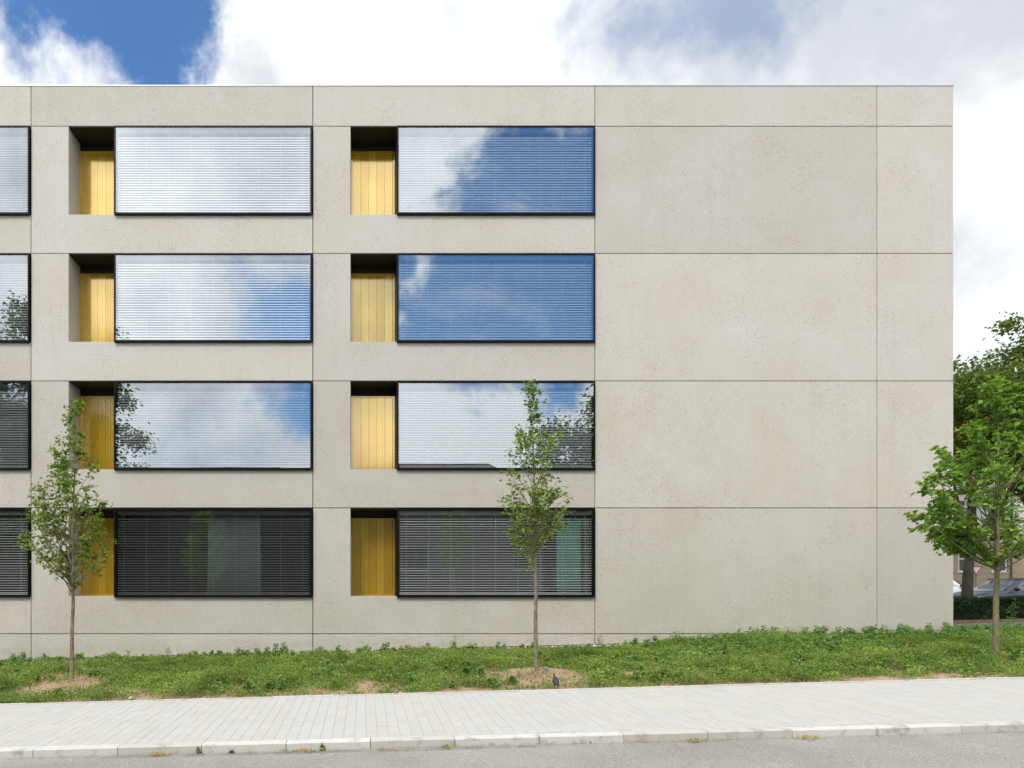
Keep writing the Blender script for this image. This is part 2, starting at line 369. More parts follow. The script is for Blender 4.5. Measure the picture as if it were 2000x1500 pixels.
cells.sort(key=lambda c: (0 if infr(c) else 1, c[0]**2*.6+(c[1]+DIST)**2))
for (cx, y0, y1) in cells[:300]:
    yc = (y0+y1)/2
    inst('paver', pme, pav, (cx, yc, G(cx)+zpav(yc)+rnd.uniform(-.0018, .0018)), (rx+rnd.uniform(-.003, .003), -.0265+rnd.uniform(-.004, .004), 0), (1, (y1-y0)/CL, 1))
fv, ff, fr = [], [], []
for (cx, y0, y1) in cells[300:]:
    k = len(fv); dz = rnd.uniform(-.0018, .0018); a, b = cx-CW/2+.0015, cx+CW/2-.0015; c_, d_ = y0+.0015, y1-.0015
    for zz, e in ((-.03, 0), (-.0015, 0), (0, .0015)):
        for X, Y in ((a+e, c_+e), (b-e, c_+e), (b-e, d_-e), (a+e, d_-e)): fv.append((X, Y, G(X)+zpav(Y)+dz+zz))
    for o in (0, 4): ff += [(k+o+i, k+o+(i+1) % 4, k+o+4+(i+1) % 4, k+o+4+i) for i in range(4)]
    ff.append((k+8, k+9, k+10, k+11)); fr += [rnd.random()]*12
me = bpy.data.meshes.new('paver_field'); me.from_pydata(fv, [], ff); me.materials.append(M['paver_far'])
a_ = me.attributes.new('rnd', 'FLOAT', 'POINT'); a_.data.foreach_set('value', fr)
tag(link(bpy.data.objects.new('paver_field', me), pav), kind='stuff')
# kerb of one-metre stones, edging stones and gutter setts
def wobble_box(x0, x1, y0, y1, z0, z1, r, amt=.004, nseg=8):
    rings = []
    for i in range(nseg+1):
        xx = x0+(x1-x0)*i/nseg; j = lambda: r.uniform(-amt, amt); bv = .012+abs(j())
        rings.append([(xx, y0+j()*.5, z0), (xx, y1, z0), (xx, y1, z1), (xx, y0+bv, z1+j()*.4), (xx, y0+j()*.5, z1-bv)])
    return MB().loft(rings)
kerb = tag(empty('kerb', (0, 0, 0)), kind='structure')
kms = [wobble_box(-.496, .496, -.075, .075, -.22, 0, rnd).mesh('kerb_stone', M['kerb']) for _ in range(5)]
xk = -16.43
for i in range(38):
    inst('kerb_stone', kms[i % 5] if i % 3 else kms[(i*7) % 5], kerb, (xk, Y_KERB+.08+rnd.uniform(-.004, .004), G(xk)+ZK+rnd.uniform(-.003, .003)), (0, -.0265, rnd.uniform(-.003, .003)))
    xk += 1.0
edging = tag(empty('edging', (0, 0, 0)), kind='structure')
eme = MB().box(-.496, .496, -.026, .026, -.15, 0).mesh('edging_stone', M['kerb'], bevel=.004)
for i in range(56):
    xe = -15+i; inst('edging_stone', eme, edging, (xe, Y_PAV1-.026, G(xe)+ZP1+.014+rnd.uniform(-.004, .004)), (0, -.0265, rnd.uniform(-.004, .004)))
gut = tag(empty('gutter', (0, 0, 0)), kind='structure')
gme = MB().box(-.098, .098, -.055, .055, -.08, 0).mesh('gutter_sett', M['sett'], bevel=.004)
for i in range(44):
    xg = -3.0+i*.204; hid = 0 if xg < 2.2 else -.013
    inst('gutter_sett', gme, gut, (xg, Y_KERB-.065, G(xg)+ZR+.006+(hid if i > 12 else -.002)+rnd.uniform(-.003, .003)), (0, -.0265, rnd.uniform(-.03, .03)))
# white gravel strip along the wall foot
gv = sheet('gravel_strip', M['gravel'], list(np.arange(-17.4, 17.6, .5)), [-.34, -.17, .0], lambda x, y: G(x)+.02)
rs = np.random.RandomState(3); n = 5200
gx = rs.uniform(-13, 19.5, n); gy = np.where(gx < 16.6, rs.uniform(-.36, -.01, n), rs.uniform(-.36, .5, n))
me = leaf_mesh('pebbles', np.stack([gx, gy, Gn(gx)+.034+rs.uniform(0, .012, n)+np.where(gx > 16.6, .02, 0)], 1), rs.randn(n, 3)*[1, 1, .3], np.tile([0, 0, 1.], (n, 1)) + rs.randn(n, 3)*.4, rs.uniform(.02, .05, n), rs.uniform(.02, .04, n), rs.rand(n), M['petal'])
tag(link(bpy.data.objects.new('pebbles', me)), 'loose white pebbles strewn along the foot of the concrete wall', 'gravel', kind='stuff')

# ------------------------------------------------------------------ the concrete building
B = tag(empty('concrete_building', (3.5, .4, 0)), 'four-storey pale concrete panel building with boxed-out black windows and gold recesses', 'building')
def bpart(mb, name, mat, parent=B, **kw):
    o = mb.build(name, mat, None, **kw); o.parent = parent
    m = parent.matrix_world if parent is not B else None
    o.matrix_parent_inverse = Matrix.Translation((-3.5, -.4, 0)) if parent is B else Matrix()
    return o
ZJ = [CAMZ+(1152-y)/70 for y in (168, 246.5, 495, 744, 992, 1238)]     # parapet top, then the joint lines
JX = [(p-712)/70 for p in (60.5-551, 60.5, 611, 1162, 1713, 1862)]
g = .010; TH = .80
SILL, PIER, ALC = 2.464, 1.05, 1.262
slat_me = None; blinds = []
ROWN = ['top-storey', 'third-storey', 'second-storey', 'ground-floor']
BL = {(0,0): 'venetian blind in the top-storey window cut by the left picture edge', (0,1): 'venetian blind in the third-storey window cut by the left picture edge',
      (0,2): 'venetian blind in the second-storey window cut by the left picture edge', (0,3): 'venetian blind in the ground-floor window left of the leftmost young tree',
      (1,0): 'venetian blind in the top-storey window reflecting white cloud, left of centre', (1,1): 'venetian blind in the third-storey window reflecting white cloud, left of centre',
      (1,2): 'venetian blind in the second-storey window right of the leftmost young tree', (1,3): 'venetian blind in the ground-floor window with the pale grey curtain',
      (2,0): 'venetian blind in the top-storey window beside the blank panels', (2,1): 'venetian blind in the third-storey window beside the blank panels, reflecting blue sky',
      (2,2): 'venetian blind in the second-storey window behind the top of the middle young tree', (2,3): 'venetian blind in the ground-floor window with the teal curtain'}
TILT = [R(54), R(48), R(44), R(12)]           # outer edge tipped down, more so on the upper floors
def make_slat(w_):
    # slim curved aluminium slat
    rings = []
    tl = 0.; W = .064; th = .0016
    for x in (0, w_):
        top, bot = [], []
        for k in range(4):
            u = -W/2+W*k/3; h = .005*(1-(2*u/W)**2)
            yy, zz = u*math.cos(tl), -u*math.sin(tl)
            top.append((x, yy+h*math.sin(tl), zz+h*math.cos(tl)+th/2)); bot.append((x, yy+h*math.sin(tl), zz+h*math.cos(tl)-th/2))
        rings.append(top+bot[::-1])
    return MB().loft(rings).mesh('slat', M['slat'])
for c in range(3):
    xa, xb = JX[c], JX[c+1]
    bpart(MB().box(xa+g, xb-g, 0, TH, ZJ[1]+g, ZJ[0]), 'wall_panel', M['concrete'], bevel=.004)
    for r in range(4):
        zt, zb = ZJ[r+1]-g, ZJ[r+2]+g; zs = ZJ[r+1]-SILL; xo = xa+PIER
        bpart(MB().prism([(xa+g, zb), (xb-g, zb), (xb-g, zs), (xo, zs), (xo, zt), (xa+g, zt)], 0, TH), 'wall_panel', M['concrete'], bevel=.004)
        # recess with gold boards
        x1 = xo+ALC
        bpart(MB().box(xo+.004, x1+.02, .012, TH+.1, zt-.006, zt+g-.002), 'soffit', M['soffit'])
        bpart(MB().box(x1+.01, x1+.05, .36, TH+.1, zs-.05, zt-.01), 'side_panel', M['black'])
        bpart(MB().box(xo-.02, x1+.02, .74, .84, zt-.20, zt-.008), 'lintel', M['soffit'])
        scr = bpart(MB().ring(xo-.01, x1+.008, zs-.02, zt-.20, .055, .04, .075, .715, .775), 'slatted_screen', M['gold'])
        bw = (ALC-.102)/5
        for k in range(5):
            bx0 = xo+.047+k*bw
            m_ = MB().prism([(bx0+.003, 0), (bx0+bw-.003, 0)] , 0, 0) if 0 else MB()
            # board with three shallow ribs
            prof = [(bx0+.003, .79), (bx0+.003, .745)]
            for q in range(3):
                u = bx0+.003+(bw-.006)*(q+.5)/3; prof += [(u-.022, .745), (u-.018, .739), (u+.018, .739), (u+.022, .745)]
            prof += [(bx0+bw-.003, .745), (bx0+bw-.003, .79)]
            m_.loft([[(X, Y, zs+.05) for X, Y in prof], [(X, Y, zt-.225) for X, Y in prof]])
            o = m_.build('board', M['gold'], scr)
        # boxed-out window
        wx0, wx1, wz0, wz1 = x1+.03, xb-.014, zs-.035, ZJ[r+1]-.03
        win = bpart(MB().ring(wx0, wx1, wz0, wz1, .045, .050, .040, -.075, .36), 'window', M['black'], bevel=.004)
        pn = MB().add([(wx0+.05, -.062, wz0+.05), (wx1-.05, -.062, wz0+.05), (wx1-.05, -.062, wz1-.055), (wx0+.05, -.062, wz1-.055)], [(0, 1, 2, 3)]).build('pane', M['glass'], win)
        MB().box(wx0+.046, wx1-.046, -.068, -.05, wz0+.040, wz0+.062).build('glazing_bar', M['black'], win)
        # blind
        L = wx1-wx0-.16; bl = empty('venetian_blind', (wx0+.08, .02, wz0+.07))
        tag(bl, 'white '+BL[(c, r)], 'blind', 'venetian blinds behind the window panes')
        H = wz1-wz0-.13
        if slat_me is None:
            slat_me = make_slat(L); hr = MB().box(0, L, -.04, .04, 0, .11).mesh('headrail', M['rail'], bevel=.004)
            br = MB().box(0, L, -.018, .018, 0, .022).mesh('bottom_rail', M['slat'], bevel=.004); cme = MB().box(-.0018, .0018, -.0018, .0018, 0, 1).mesh('cord', M['slat'])
        inst('headrail', hr, bl, (0, 0, H-.11))
        inst('bottom_rail', br, bl, (0, 0, .01))
        nsl = int((H-.15)/.0685); z = .06
        for k in range(nsl):
            inst('slat', slat_me, bl, (0, 0, z+rnd.uniform(-.002, .002)), (TILT[r]+rnd.uniform(-.04, .04), rnd.uniform(-.0004, .0004), 0)); z += .0685
        for k in range(9): inst('cord', cme, bl, (.18+k*(L-.36)/8, -.022, .02), (0, 0, 0), (1, 1, H-.1))
    zg = lambda X: G(X)+.055
    bpart(MB().prism([(xa+g, zg(xa)), (xb-g, zg(xb)), (xb-g, ZJ[5]-g), (xa+g, ZJ[5]-g)], .006, TH), 'wall_panel', M['concrete'], bevel=.004)
for c in (3, 4):
    xa, xb = JX[c], JX[c+1]
    xb_ = xb-g if c == 3 else xb
    for r in range(5):
        bpart(MB().box(xa+g, xb_, 0, .30, ZJ[r+1]+g, ZJ[r]-(g if r else 0)), 'wall_panel', M['concrete'], bevel=.004)
    bpart(MB().prism([(xa+g, G(xa)+.055), (xb_, G(xb)+.055), (xb_, ZJ[5]-g), (xa+g, ZJ[5]-g)], .006, .30), 'wall_panel', M['concrete'], bevel=.004)
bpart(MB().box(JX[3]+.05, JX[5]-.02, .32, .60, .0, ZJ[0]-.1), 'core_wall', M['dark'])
for k in range(5):
    bpart(MB().box(JX[5]-.30, JX[5], .31, 14, ZJ[k+1]+g, ZJ[k]-g), 'side_panel', M['concrete'])
bpart(MB().box(JX[5]-.30, JX[5], .31, 14, -.2, ZJ[5]-g), 'side_panel', M['concrete'])
bpart(MB().box(JX[0]-.3, JX[0], .02, 14, -.8, ZJ[0]), 'end_wall', M['concrete'])
bpart(MB().box(JX[0], JX[5]-.31, 13.7, 14, -.8, ZJ[0]-.3), 'rear_wall', M['slab'])
bpart(MB().box(JX[0], JX[5]-.02, .05, 13.9, ZJ[0]-.45, ZJ[0]-.30), 'roof_slab', M['dark'])
bpart(MB().box(JX[0]-.3, JX[5]+.012, -.012, .35, ZJ[0]+.001, ZJ[0]+.022), 'coping', M['coping'])
for r in range(5): bpart(MB().box(JX[0], JX[3]+.04, TH+.02 if r < 4 else .5, 7.2, ZJ[r+1]-.02, ZJ[r+1]+.30), 'floor_slab', M['slab'])
for r in range(4): bpart(MB().box(JX[0], JX[3]+.04, .82, .95, ZJ[r+2]+.3, ZJ[r+2]+ZJ[r+1]-ZJ[r+2]-SILL-.02), 'parapet_wall', M['slab'])
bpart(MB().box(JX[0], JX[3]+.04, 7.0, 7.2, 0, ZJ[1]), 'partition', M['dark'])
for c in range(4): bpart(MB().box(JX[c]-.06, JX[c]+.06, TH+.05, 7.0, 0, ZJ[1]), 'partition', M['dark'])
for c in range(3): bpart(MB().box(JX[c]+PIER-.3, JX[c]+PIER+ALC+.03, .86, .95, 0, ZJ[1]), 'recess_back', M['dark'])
def curtain(px0, px1, mat, label, c):
    x0, x1 = (px0-712)/69., (px1-712)/69.; zt, zb = ZJ[4]-.12, ZJ[4]-SILL+.02
    n = 60; pts = [(x0+(x1-x0)*i/n, .46+.035*math.sin(i*1.05)+.012*math.sin(i*.37)) for i in range(n+1)]
    ring = pts+[(X, Y+.004) for X, Y in pts[::-1]]
    mb = MB().loft([[(X+(X-(x0+x1)/2)*k*.06, Y*1.0+.01*k, zt+(zb-zt)*k) for X, Y in ring] for k in (0, .33, .66, 1)])
    tag(mb.build('curtain', mat, smooth_=True), label, 'curtain')
curtain(1092, 1138, M['teal'], 'teal curtain hanging inside the ground-floor window behind the middle young tree', 2)
curtain(404, 506, M['pale'], 'pale grey-green curtain hanging in the middle of a ground-floor window', 1)

# ------------------------------------------------------------------ trees
def interp(prof, z):
    p = sorted(prof)
    zs = [a[0] for a in p]; return np.interp(z, zs, [a[1] for a in p]), np.interp(z, zs, [a[2] for a in p])
def young_tree(name, label, base, height, prof, r0, z_lo, seed, nbr, dens, leaf, lm, bm_, lean=(0, 0), z_first=None):
    rg = random.Random(seed); rn = np.random.RandomState(seed)
    bx, by = base; bz = float(soil_z(bx, by))-.05
    root = tag(empty(name, (bx, by, bz)), label, 'tree', 'young street trees in the green strip')
    wob = [(rg.uniform(-.014, .014), rg.uniform(-.014, .014)) for _ in range(12)]
    def lead(z):
        t = z/height; k = min(int(t*11), 10); f = t*11-k
        wx = wob[k][0]*(1-f)+wob[k+1][0]*f; wy = wob[k][1]*(1-f)+wob[k+1][1]*f
        s_ = min(1, t*3)
        return Vector((lean[0]*t+wx*s_, lean[1]*t+wy*s_, z))
    tr = MB(); zs = [0, .06, .25]+list(np.linspace(.5, height, 26))
    def rad(z): return max(.004, r0*(1-.30*min(z/z_lo, 1)) * (1 if z < z_lo else max(.05, 1-(z-z_lo)/(height-z_lo))**.9)*(1.25 if z < .05 else 1.1 if z < .1 else 1))
    tr.tube([lead(z) for z in zs], [rad(z) for z in zs], 9)
    cen, dr = [], []
    zmin, zmax = prof[0][0], prof[-1][0]; zmin, zmax = min(zmin, zmax), max(zmin, zmax)
    br = MB()
    def leaves(p, out, n, spread):
        for _ in range(n):
            q = p+Vector((rg.gauss(0, spread), rg.gauss(0, spread), rg.gauss(0, spread*.6)))
            cen.append(q); dr.append(out+Vector((rg.gauss(0, .6), rg.gauss(0, .6), rg.gauss(-.45, .4))))
    cnt = 0; tries = 0
    while cnt < nbr and tries < 6000:
        tries += 1
        he = rg.uniform(zmin, zmax); az = rg.uniform(0, 2*math.pi)
        rl, rr = interp(prof, he); rmax = rr if math.cos(az) > 0 else rl
        rmax = abs(math.cos(az))*rmax+(1-abs(math.cos(az)))*(rl+rr)/2
        if rg.random() > .25+rmax/1.3: continue
        cnt += 1
        r = rmax*rg.uniform(.62, 1.0); hs = max(z_lo*rg.uniform(.92, 1.15), he-r*rg.uniform(.9, 1.7)-.05); hs = min(hs, he-.02)
        a = lead(hs); e = lead(he); e = Vector((e.x+r*math.cos(az), e.y+r*math.sin(az), he))
        m_ = a*.5+e*.5+Vector((math.cos(az), math.sin(az), 0))*r*.12+Vector((rg.gauss(0, .03), rg.gauss(0, .03), -.06*r))
        pts = [a*(1-t)**2+m_*2*t*(1-t)+e*t*t for t in np.linspace(0, 1, 7)]
        rb = min(.5*rad(hs), .006+.012*r)
        br.tube(pts, [rb*(1-.8*i/6) for i in range(7)], 5)
        out = Vector((math.cos(az), math.sin(az), .1))
        ntw = int(3+r*9)
        for _ in range(ntw):
            t = rg.uniform(.38 if r > .35 else .15, 1.02); p = a*(1-t)**2+m_*2*t*(1-t)+e*t*t
            d = (out*.7+Vector((rg.gauss(0, .8), rg.gauss(0, .8), rg.gauss(.25, .5)))).normalized()
            q = p+d*rg.uniform(.05, .20)*(.5+min(r, .9))
            br.tube([p, (p+q)/2+Vector((0, 0, .01)), q], [.0035, .0028, .002], 3, False)
            leaves(q, d, rg.randint(2, 4)*dens, .045); leaves((p+q)/2, d, dens, .04)
    for z in np.arange(zmax*.80, height, .10): leaves(lead(z), Vector((rg.gauss(0, 1), rg.gauss(0, 1), .3)), 3*dens, .06)
    cen = np.array([tuple(v) for v in cen]); dr = np.array([tuple(v) for v in dr]); n = len(cen)
    up = np.tile([0, -.15, 1.], (n, 1))+rn.randn(n, 3)*.45
    ln = leaf*rn.uniform(.7, 1.25, n)
    rv = np.clip(rn.rand(n)*.75+.30*vnoise(cen[:, 0]*3+seed, cen[:, 2]*3)-.04, 0, 1)
    tr.build('trunk', bm_, root, smooth_=True); br.build('branches', bm_, root, smooth_=True)
    link(bpy.data.objects.new('crown', leaf_mesh('crown', cen, dr, up, ln, ln*rn.uniform(.72, .95, n), rv, lm)), root)
    return root
young_tree('young_linden_tree', 'young tree with wide lopsided crown, leftmost of the three on the verge', TREES[0], 5.55,
    [(2.25, .2, .4), (2.5, .75, .65), (2.8, .92, .78), (3.1, 1.05, .78), (3.4, .92, .72), (3.65, .8, .80), (3.85, .62, .75), (4.1, .5, .58), (4.4, .45, .5), (4.75, .36, .3), (4.95, .3, .15), (5.08, .1, .06), (5.2, .2, .16), (5.5, .2, .15)], .044, 1.75, 4, 76, 2, .070, M['linden'], M['bark'], (.06, 0))
young_tree('young_linden_tree', 'slender young tree with narrow airy crown on a bare soil mound beside the pigeon', TREES[1], 5.62,
    [(2.35, .15, .15), (2.5, .55, .2), (2.72, .5, .35), (2.9, .55, .6), (3.05, .68, .65), (3.2, .65, .5), (3.4, .68, .6), (3.6, .65, .55), (3.8, .62, .3), (3.95, .5, .35), (4.2, .45, .42), (4.5, .42, .5), (4.72, .38, .3), (4.82, .1, .12), (5.2, .09, .12), (5.55, .08, .1)], .044, 1.75, 9, 100, 1, .074, M['linden'], M['bark'], (-.08, 0))
young_tree('young_linden_tree', 'young broad-leaved tree with dense drooping crown at the building corner, rightmost on the verge', TREES[2], 5.6,
    [(2.1, .2, .4), (2.3, .8, .9), (2.5, 1.15, 1.2), (2.7, 1.3, 1.3), (3.0, 1.42, 1.3), (3.3, 1.25, 1.2), (3.6, 1.2, 1.1), (4.0, 1.0, 1.1), (4.3, .9, .9), (4.6, .45, .6), (5.0, .35, .4), (5.55, .3, .3)],   .054, 1.8, 21, 78, 2, .100, M['linden3'], M['greenbark'], (.05, 0))
def big_tree(name, label, base, zb, height, fork, cc, rad, tr_r, nclump, nleaf, leaf, lm, seed, group, lean=(0, 0)):
    rg = random.Random(seed); rn = np.random.RandomState(seed)
    root = tag(empty(name, (base[0], base[1], zb)), label, 'tree', group)
    tr, br = MB(), MB()
    fk = Vector((lean[0], lean[1], fork))
    tr.tube([(0, 0, -.1), (0, 0, .15), (lean[0]*.25, lean[1]*.25, fork*.35), (lean[0]*.6, lean[1]*.6, fork*.7), tuple(fk)], [tr_r*1.45, tr_r*1.15, tr_r, tr_r*.9, tr_r*.8], 12)
    cl = []; cv = Vector(cc)
    while len(cl) < nclump:
        v = Vector((rg.gauss(0, 1), rg.gauss(0, 1), rg.gauss(0, 1))).normalized()*(rg.random()**.42)
        p = cv+Vector((v.x*rad[0], v.y*rad[1], v.z*rad[2]))*rg.uniform(.82, 1.10)
        if v.z < -.55 and rg.random() < .5: continue
        cl.append(p)
    limbs = []
    for k in range(6):
        a = 2*math.pi*k/6+rg.uniform(-.3, .3); e = cv+Vector((math.cos(a)*rad[0]*.55, math.sin(a)*rad[1]*.55, rg.uniform(-.1, .5)*rad[2]))
        m_ = fk*.5+e*.5+Vector((0, 0, -.06*rad[2])); pts = [fk*(1-t)**2+m_*2*t*(1-t)+e*t*t for t in np.linspace(0, 1, 7)]
        limbs += pts[2:]; br.tube(pts, [tr_r*.62*(1-.75*i/6) for i in range(7)], 7)
    e = cv+Vector((0, 0, rad[2]*.6)); pts = [fk.lerp(e, t)+Vector((rg.gauss(0, .1), rg.gauss(0, .1), 0)) for t in np.linspace(0, 1, 7)]
    limbs += pts[2:]; br.tube(pts, [tr_r*.7*(1-.8*i/6) for i in range(7)], 7)
    cen, dr = [], []
    per = nleaf//nclump; sz = (rad[0]*rad[1]*rad[2]/nclump)**(1/3)*1.05
    for p in cl:
        q = min(limbs, key=lambda t: (t-p).length); m_ = (p+q)/2+Vector((rg.gauss(0, .15), rg.gauss(0, .15), .1))
        br.tube([q, m_, p], [tr_r*.13, tr_r*.08, tr_r*.03], 4, False)
        s_ = sz*rg.uniform(.6, 1.25); k = int(per*rg.uniform(.6, 1.4))
        off = rn.randn(k, 3)*[s_*.55, s_*.55, s_*.34]; off[:, 2] -= .10*(off[:, 0]**2+off[:, 1]**2)/max(s_, .1)
        cen.append(np.array(p)+off); dr.append(np.stack([off[:, 0], off[:, 1], -.25*np.ones(k)], 1)+rn.randn(k, 3)*.5)
    cen = np.concatenate(cen); dr = np.concatenate(dr); n = len(cen); ln = leaf*rn.uniform(.7, 1.3, n)
    rv = np.clip(.55*rn.rand(n)+.55*vnoise(cen[:, 0]/sz+seed, cen[:, 2]/sz+cen[:, 1]/sz)-.03, 0, 1)
    tr.build('trunk', M['oldbark'], root, smooth_=True); br.build('branches', M['oldbark'], root, smooth_=True)
    link(bpy.data.objects.new('crown', leaf_mesh('crown', cen, dr, np.tile([0, 0, 1.], (n, 1))+rn.randn(n, 3)*.5, ln, ln*.8, rv, lm)), root)
big_tree('maple_tree', 'large dark tree with thick forked trunk behind the hedge', (24.25, 8.0), G(24.25), 10.5, 2.4, (1.0, .3, 8.2), (4.4, 4.0, 2.3), .19, 80, 24000, .15, M['darktree'], 31, 'mature trees beyond the building', (.12, 0))
big_tree('tall_tree', 'tall dark tree rising at the right edge beyond the building', (45.5, 26.0), G(45.5), 19, 6.0, (0, 0, 13.0), (4.2, 4.2, 6.6), .35, 80, 18000, .26, M['darktree'], 47, 'mature trees beyond the building')
big_tree('leafy_tree', 'round yellow-green tree between the red-roofed house and the dark tree', (37.5, 17.5), G(37.5), 11, 3.2, (0, 0, 8.6), (3.4, 3.2, 3.0), .22, 80, 20000, .18, M['linden3'], 53, 'mature trees beyond the building')
# trees and a house across the street, which the window panes mirror
ref = 'trees across the street mirrored in the panes'
big_tree('street_tree', 'broad old tree mirrored in the panes at the left picture edge', (-22, -27), G(-20.5)-.1, 21, 4, (0, 0, 11.6), (7.4, 5, 9.4), .45, 130, 42000, .27, M['darktree'], 61, ref)
big_tree('street_tree', 'old tree mirrored in the second-storey pane beside the blank wall', (17.8, -27), G(18.5)-.1, 18, 3, (0, 0, 9.6), (5.4, 5, 8.8), .40, 110, 30000, .27, M['darktree'], 67, ref)
M['stucco'] = plain('stucco', (.55, .53, .50), .9); M['rooftile'] = ground_mat('roof_tile', [(.3, (.32, .10, .045)), (.7, (.48, .17, .075))], 3., .8, .4, .02, 30.)
M['darktile'] = ground_mat('dark_tile', [(.3, (.05, .04, .038)), (.7, (.09, .07, .06))], 3.)
M['winglass'] = plain('house_glass', (.03, .035, .045), .08); M['white'] = plain('white_paint', (.78, .78, .76), .5)
def house(name, label, x0, x1, y0, y1, zb, zt, ridge, wall, roof, windows, face, frame='white'):
    root = tag(empty(name, ((x0+x1)/2, (y0+y1)/2, zb)), label, 'house')
    o_ = Vector(((x0+x1)/2, (y0+y1)/2, zb))
    def part(mb, nm, mt, par=root):
        o = mb.build(nm, mt, par)
        if par is root: o.matrix_parent_inverse = Matrix.Translation(-o_)
        return o
    part(MB().box(x0, x1, y0, y1, zb-1, zt), 'wall', wall)
    ym = (y0+y1)/2; ov = .5
    # pitched roof running along the street, hipped ends, with real thickness
    e = [(x0-ov, y0-ov, zt-.05), (x1+ov, y0-ov, zt-.05), (x1+ov, y1+ov, zt-.05), (x0-ov, y1+ov, zt-.05)]
    hp = (y1-y0)*.35
    part(MB().add(e+[(a, b, c+.2) for a, b, c in e]+[(x0+hp, ym, ridge), (x1-hp, ym, ridge)],
        [(0, 3, 2, 1), (0, 1, 5, 4), (1, 2, 6, 5), (2, 3, 7, 6), (3, 0, 4, 7), (4, 5, 9, 8), (5, 6, 9), (6, 7, 8, 9), (7, 4, 8)]), 'roof', roof)
    yf = y0 if face < 0 else y1; s = face
    for (wx, wz, ww, wh) in windows:
        wn = part(MB().ring(wx-ww/2, wx+ww/2, wz, wz+wh, .09, .09, .09, yf+s*.05, yf-s*.06), 'window', M[frame])
        MB().box(wx-ww/2+.05, wx+ww/2-.05, min(yf+s*.012, yf+s*.02), max(yf+s*.012, yf+s*.02), wz+.05, wz+wh-.05).build('pane', M['winglass'], wn)
        MB().box(wx-.045, wx+.045, min(yf+s*.022, yf+s*.05), max(yf+s*.022, yf+s*.05), wz+.08, wz+wh-.08).build('mullion', M[frame], wn)
        MB().box(wx-ww/2, wx+ww/2, min(yf+s*.023, yf+s*.047), max(yf+s*.023, yf+s*.047), wz+wh*.62, wz+wh*.62+.08).build('transom', M[frame], wn)
        MB().box(wx-ww/2-.1, wx+ww/2+.1, min(yf+s*.003, yf+s*.14), max(yf+s*.003, yf+s*.14), wz-.1, wz-.01).build('sill', M['stucco'], wn)
    return root, part
M['greystucco'] = plain('grey_stucco', (.15, .145, .135), .9)
h1, hp1 = house('plain_house', 'grey stucco house across the street mirrored in the ground-floor pane beside the teal curtain', -3.2, 13.0, -38, -29, -.3, 8.4, 11.8, M['greystucco'], M['darktile'],
    [(3.65, 3.2, 1.9, 1.6), (11.4, 3.2, 1.2, 1.6)], 1, 'greystucco')
M['darkbrick'] = plain('soot_brick', (.060, .050, .044), .9)
house('brick_house', 'dark brick house across the street mirrored in the ground-floor pane with the pale curtain', -40, -3.6, -38, -29, -1.3, 8.2, 11.5, M['darkbrick'], M['darktile'],
    [(x_, 4.8, 1.2, 1.7) for x_ in (-34, -29, -24.)], 1, 'rail')
house('brick_annex', 'low dark brick building across the street mirrored around the teal curtain', 13.9, 34, -38, -29.2, 0, 7.0, 9.0, M['darkbrick'], M['darktile'], [(26., 3.2, 1.2, 1.6)], 1, 'rail')
M['whitewall'] = plain('white_wall', (.70, .68, .64), .9)
h2, hp2 = house('red_roofed_house', 'white house with orange tiled roof and beige brick ground floor beyond the trees', 42, 74, 34, 46, .8, 12.6, 17.6, M['whitewall'], M['rooftile'],
    [(51.1+k*2.7, z_, 1.2, 1.6) for z_ in (3.2, 7.4) for k in range(-3, 8)], -1)
def brickmat():
    m, t, b = newmat('beige_brick'); mp = N(t, 'ShaderNodeMapping'); t.links.new(pos(t), mp.inputs[0]); mp.inputs['Rotation'].default_value = (R(90), 0, 0)
    bt = N(t, 'ShaderNodeTexBrick'); t.links.new(mp.outputs[0], bt.inputs[0]); bt.inputs['Scale'].default_value = 2.4
    bt.inputs['Color1'].default_value = (.47, .37, .24, 1); bt.inputs['Color2'].default_value = (.36, .28, .18, 1); bt.inputs['Mortar'].default_value = (.42, .37, .29, 1)
    t.links.new(bt.outputs[0], b.inputs['Base Color']); b.inputs['Roughness'].default_value = .9
    return m
M['brick'] = brickmat()
# brick facing of the ground floor, cut round the windows
xs_w = [51.1+k*2.7 for k in range(-3, 8)]
mb = MB(); mb.box(41.9, 74.1, 33.9, 33.99, .4, 3.08); mb.box(41.9, 74.1, 33.9, 33.99, 4.86, 5.5)
ed = [41.9]+[v for x_ in xs_w for v in (x_-.66, x_+.66)]+[74.1]
for k in range(0, len(ed), 2): mb.box(ed[k], ed[k+1], 33.9, 33.99, 3.09, 4.85)
hp2(mb, 'brick_facing', M['brick'])
hp2(MB().box(41.8, 74.2, 33.82, 33.98, 5.51, 5.75), 'string_course', M['stucco'])
hp2(MB().tube([(51.95, 33.8, .6), (51.95, 33.8, 12.5)], [.06, .06], 8), 'downpipe', M['rail'])
for xx in (50, 60): hp2(MB().box(xx, xx+.9, 39.4, 40.2, 15.5, 18.4), 'chimney', M['brick'])
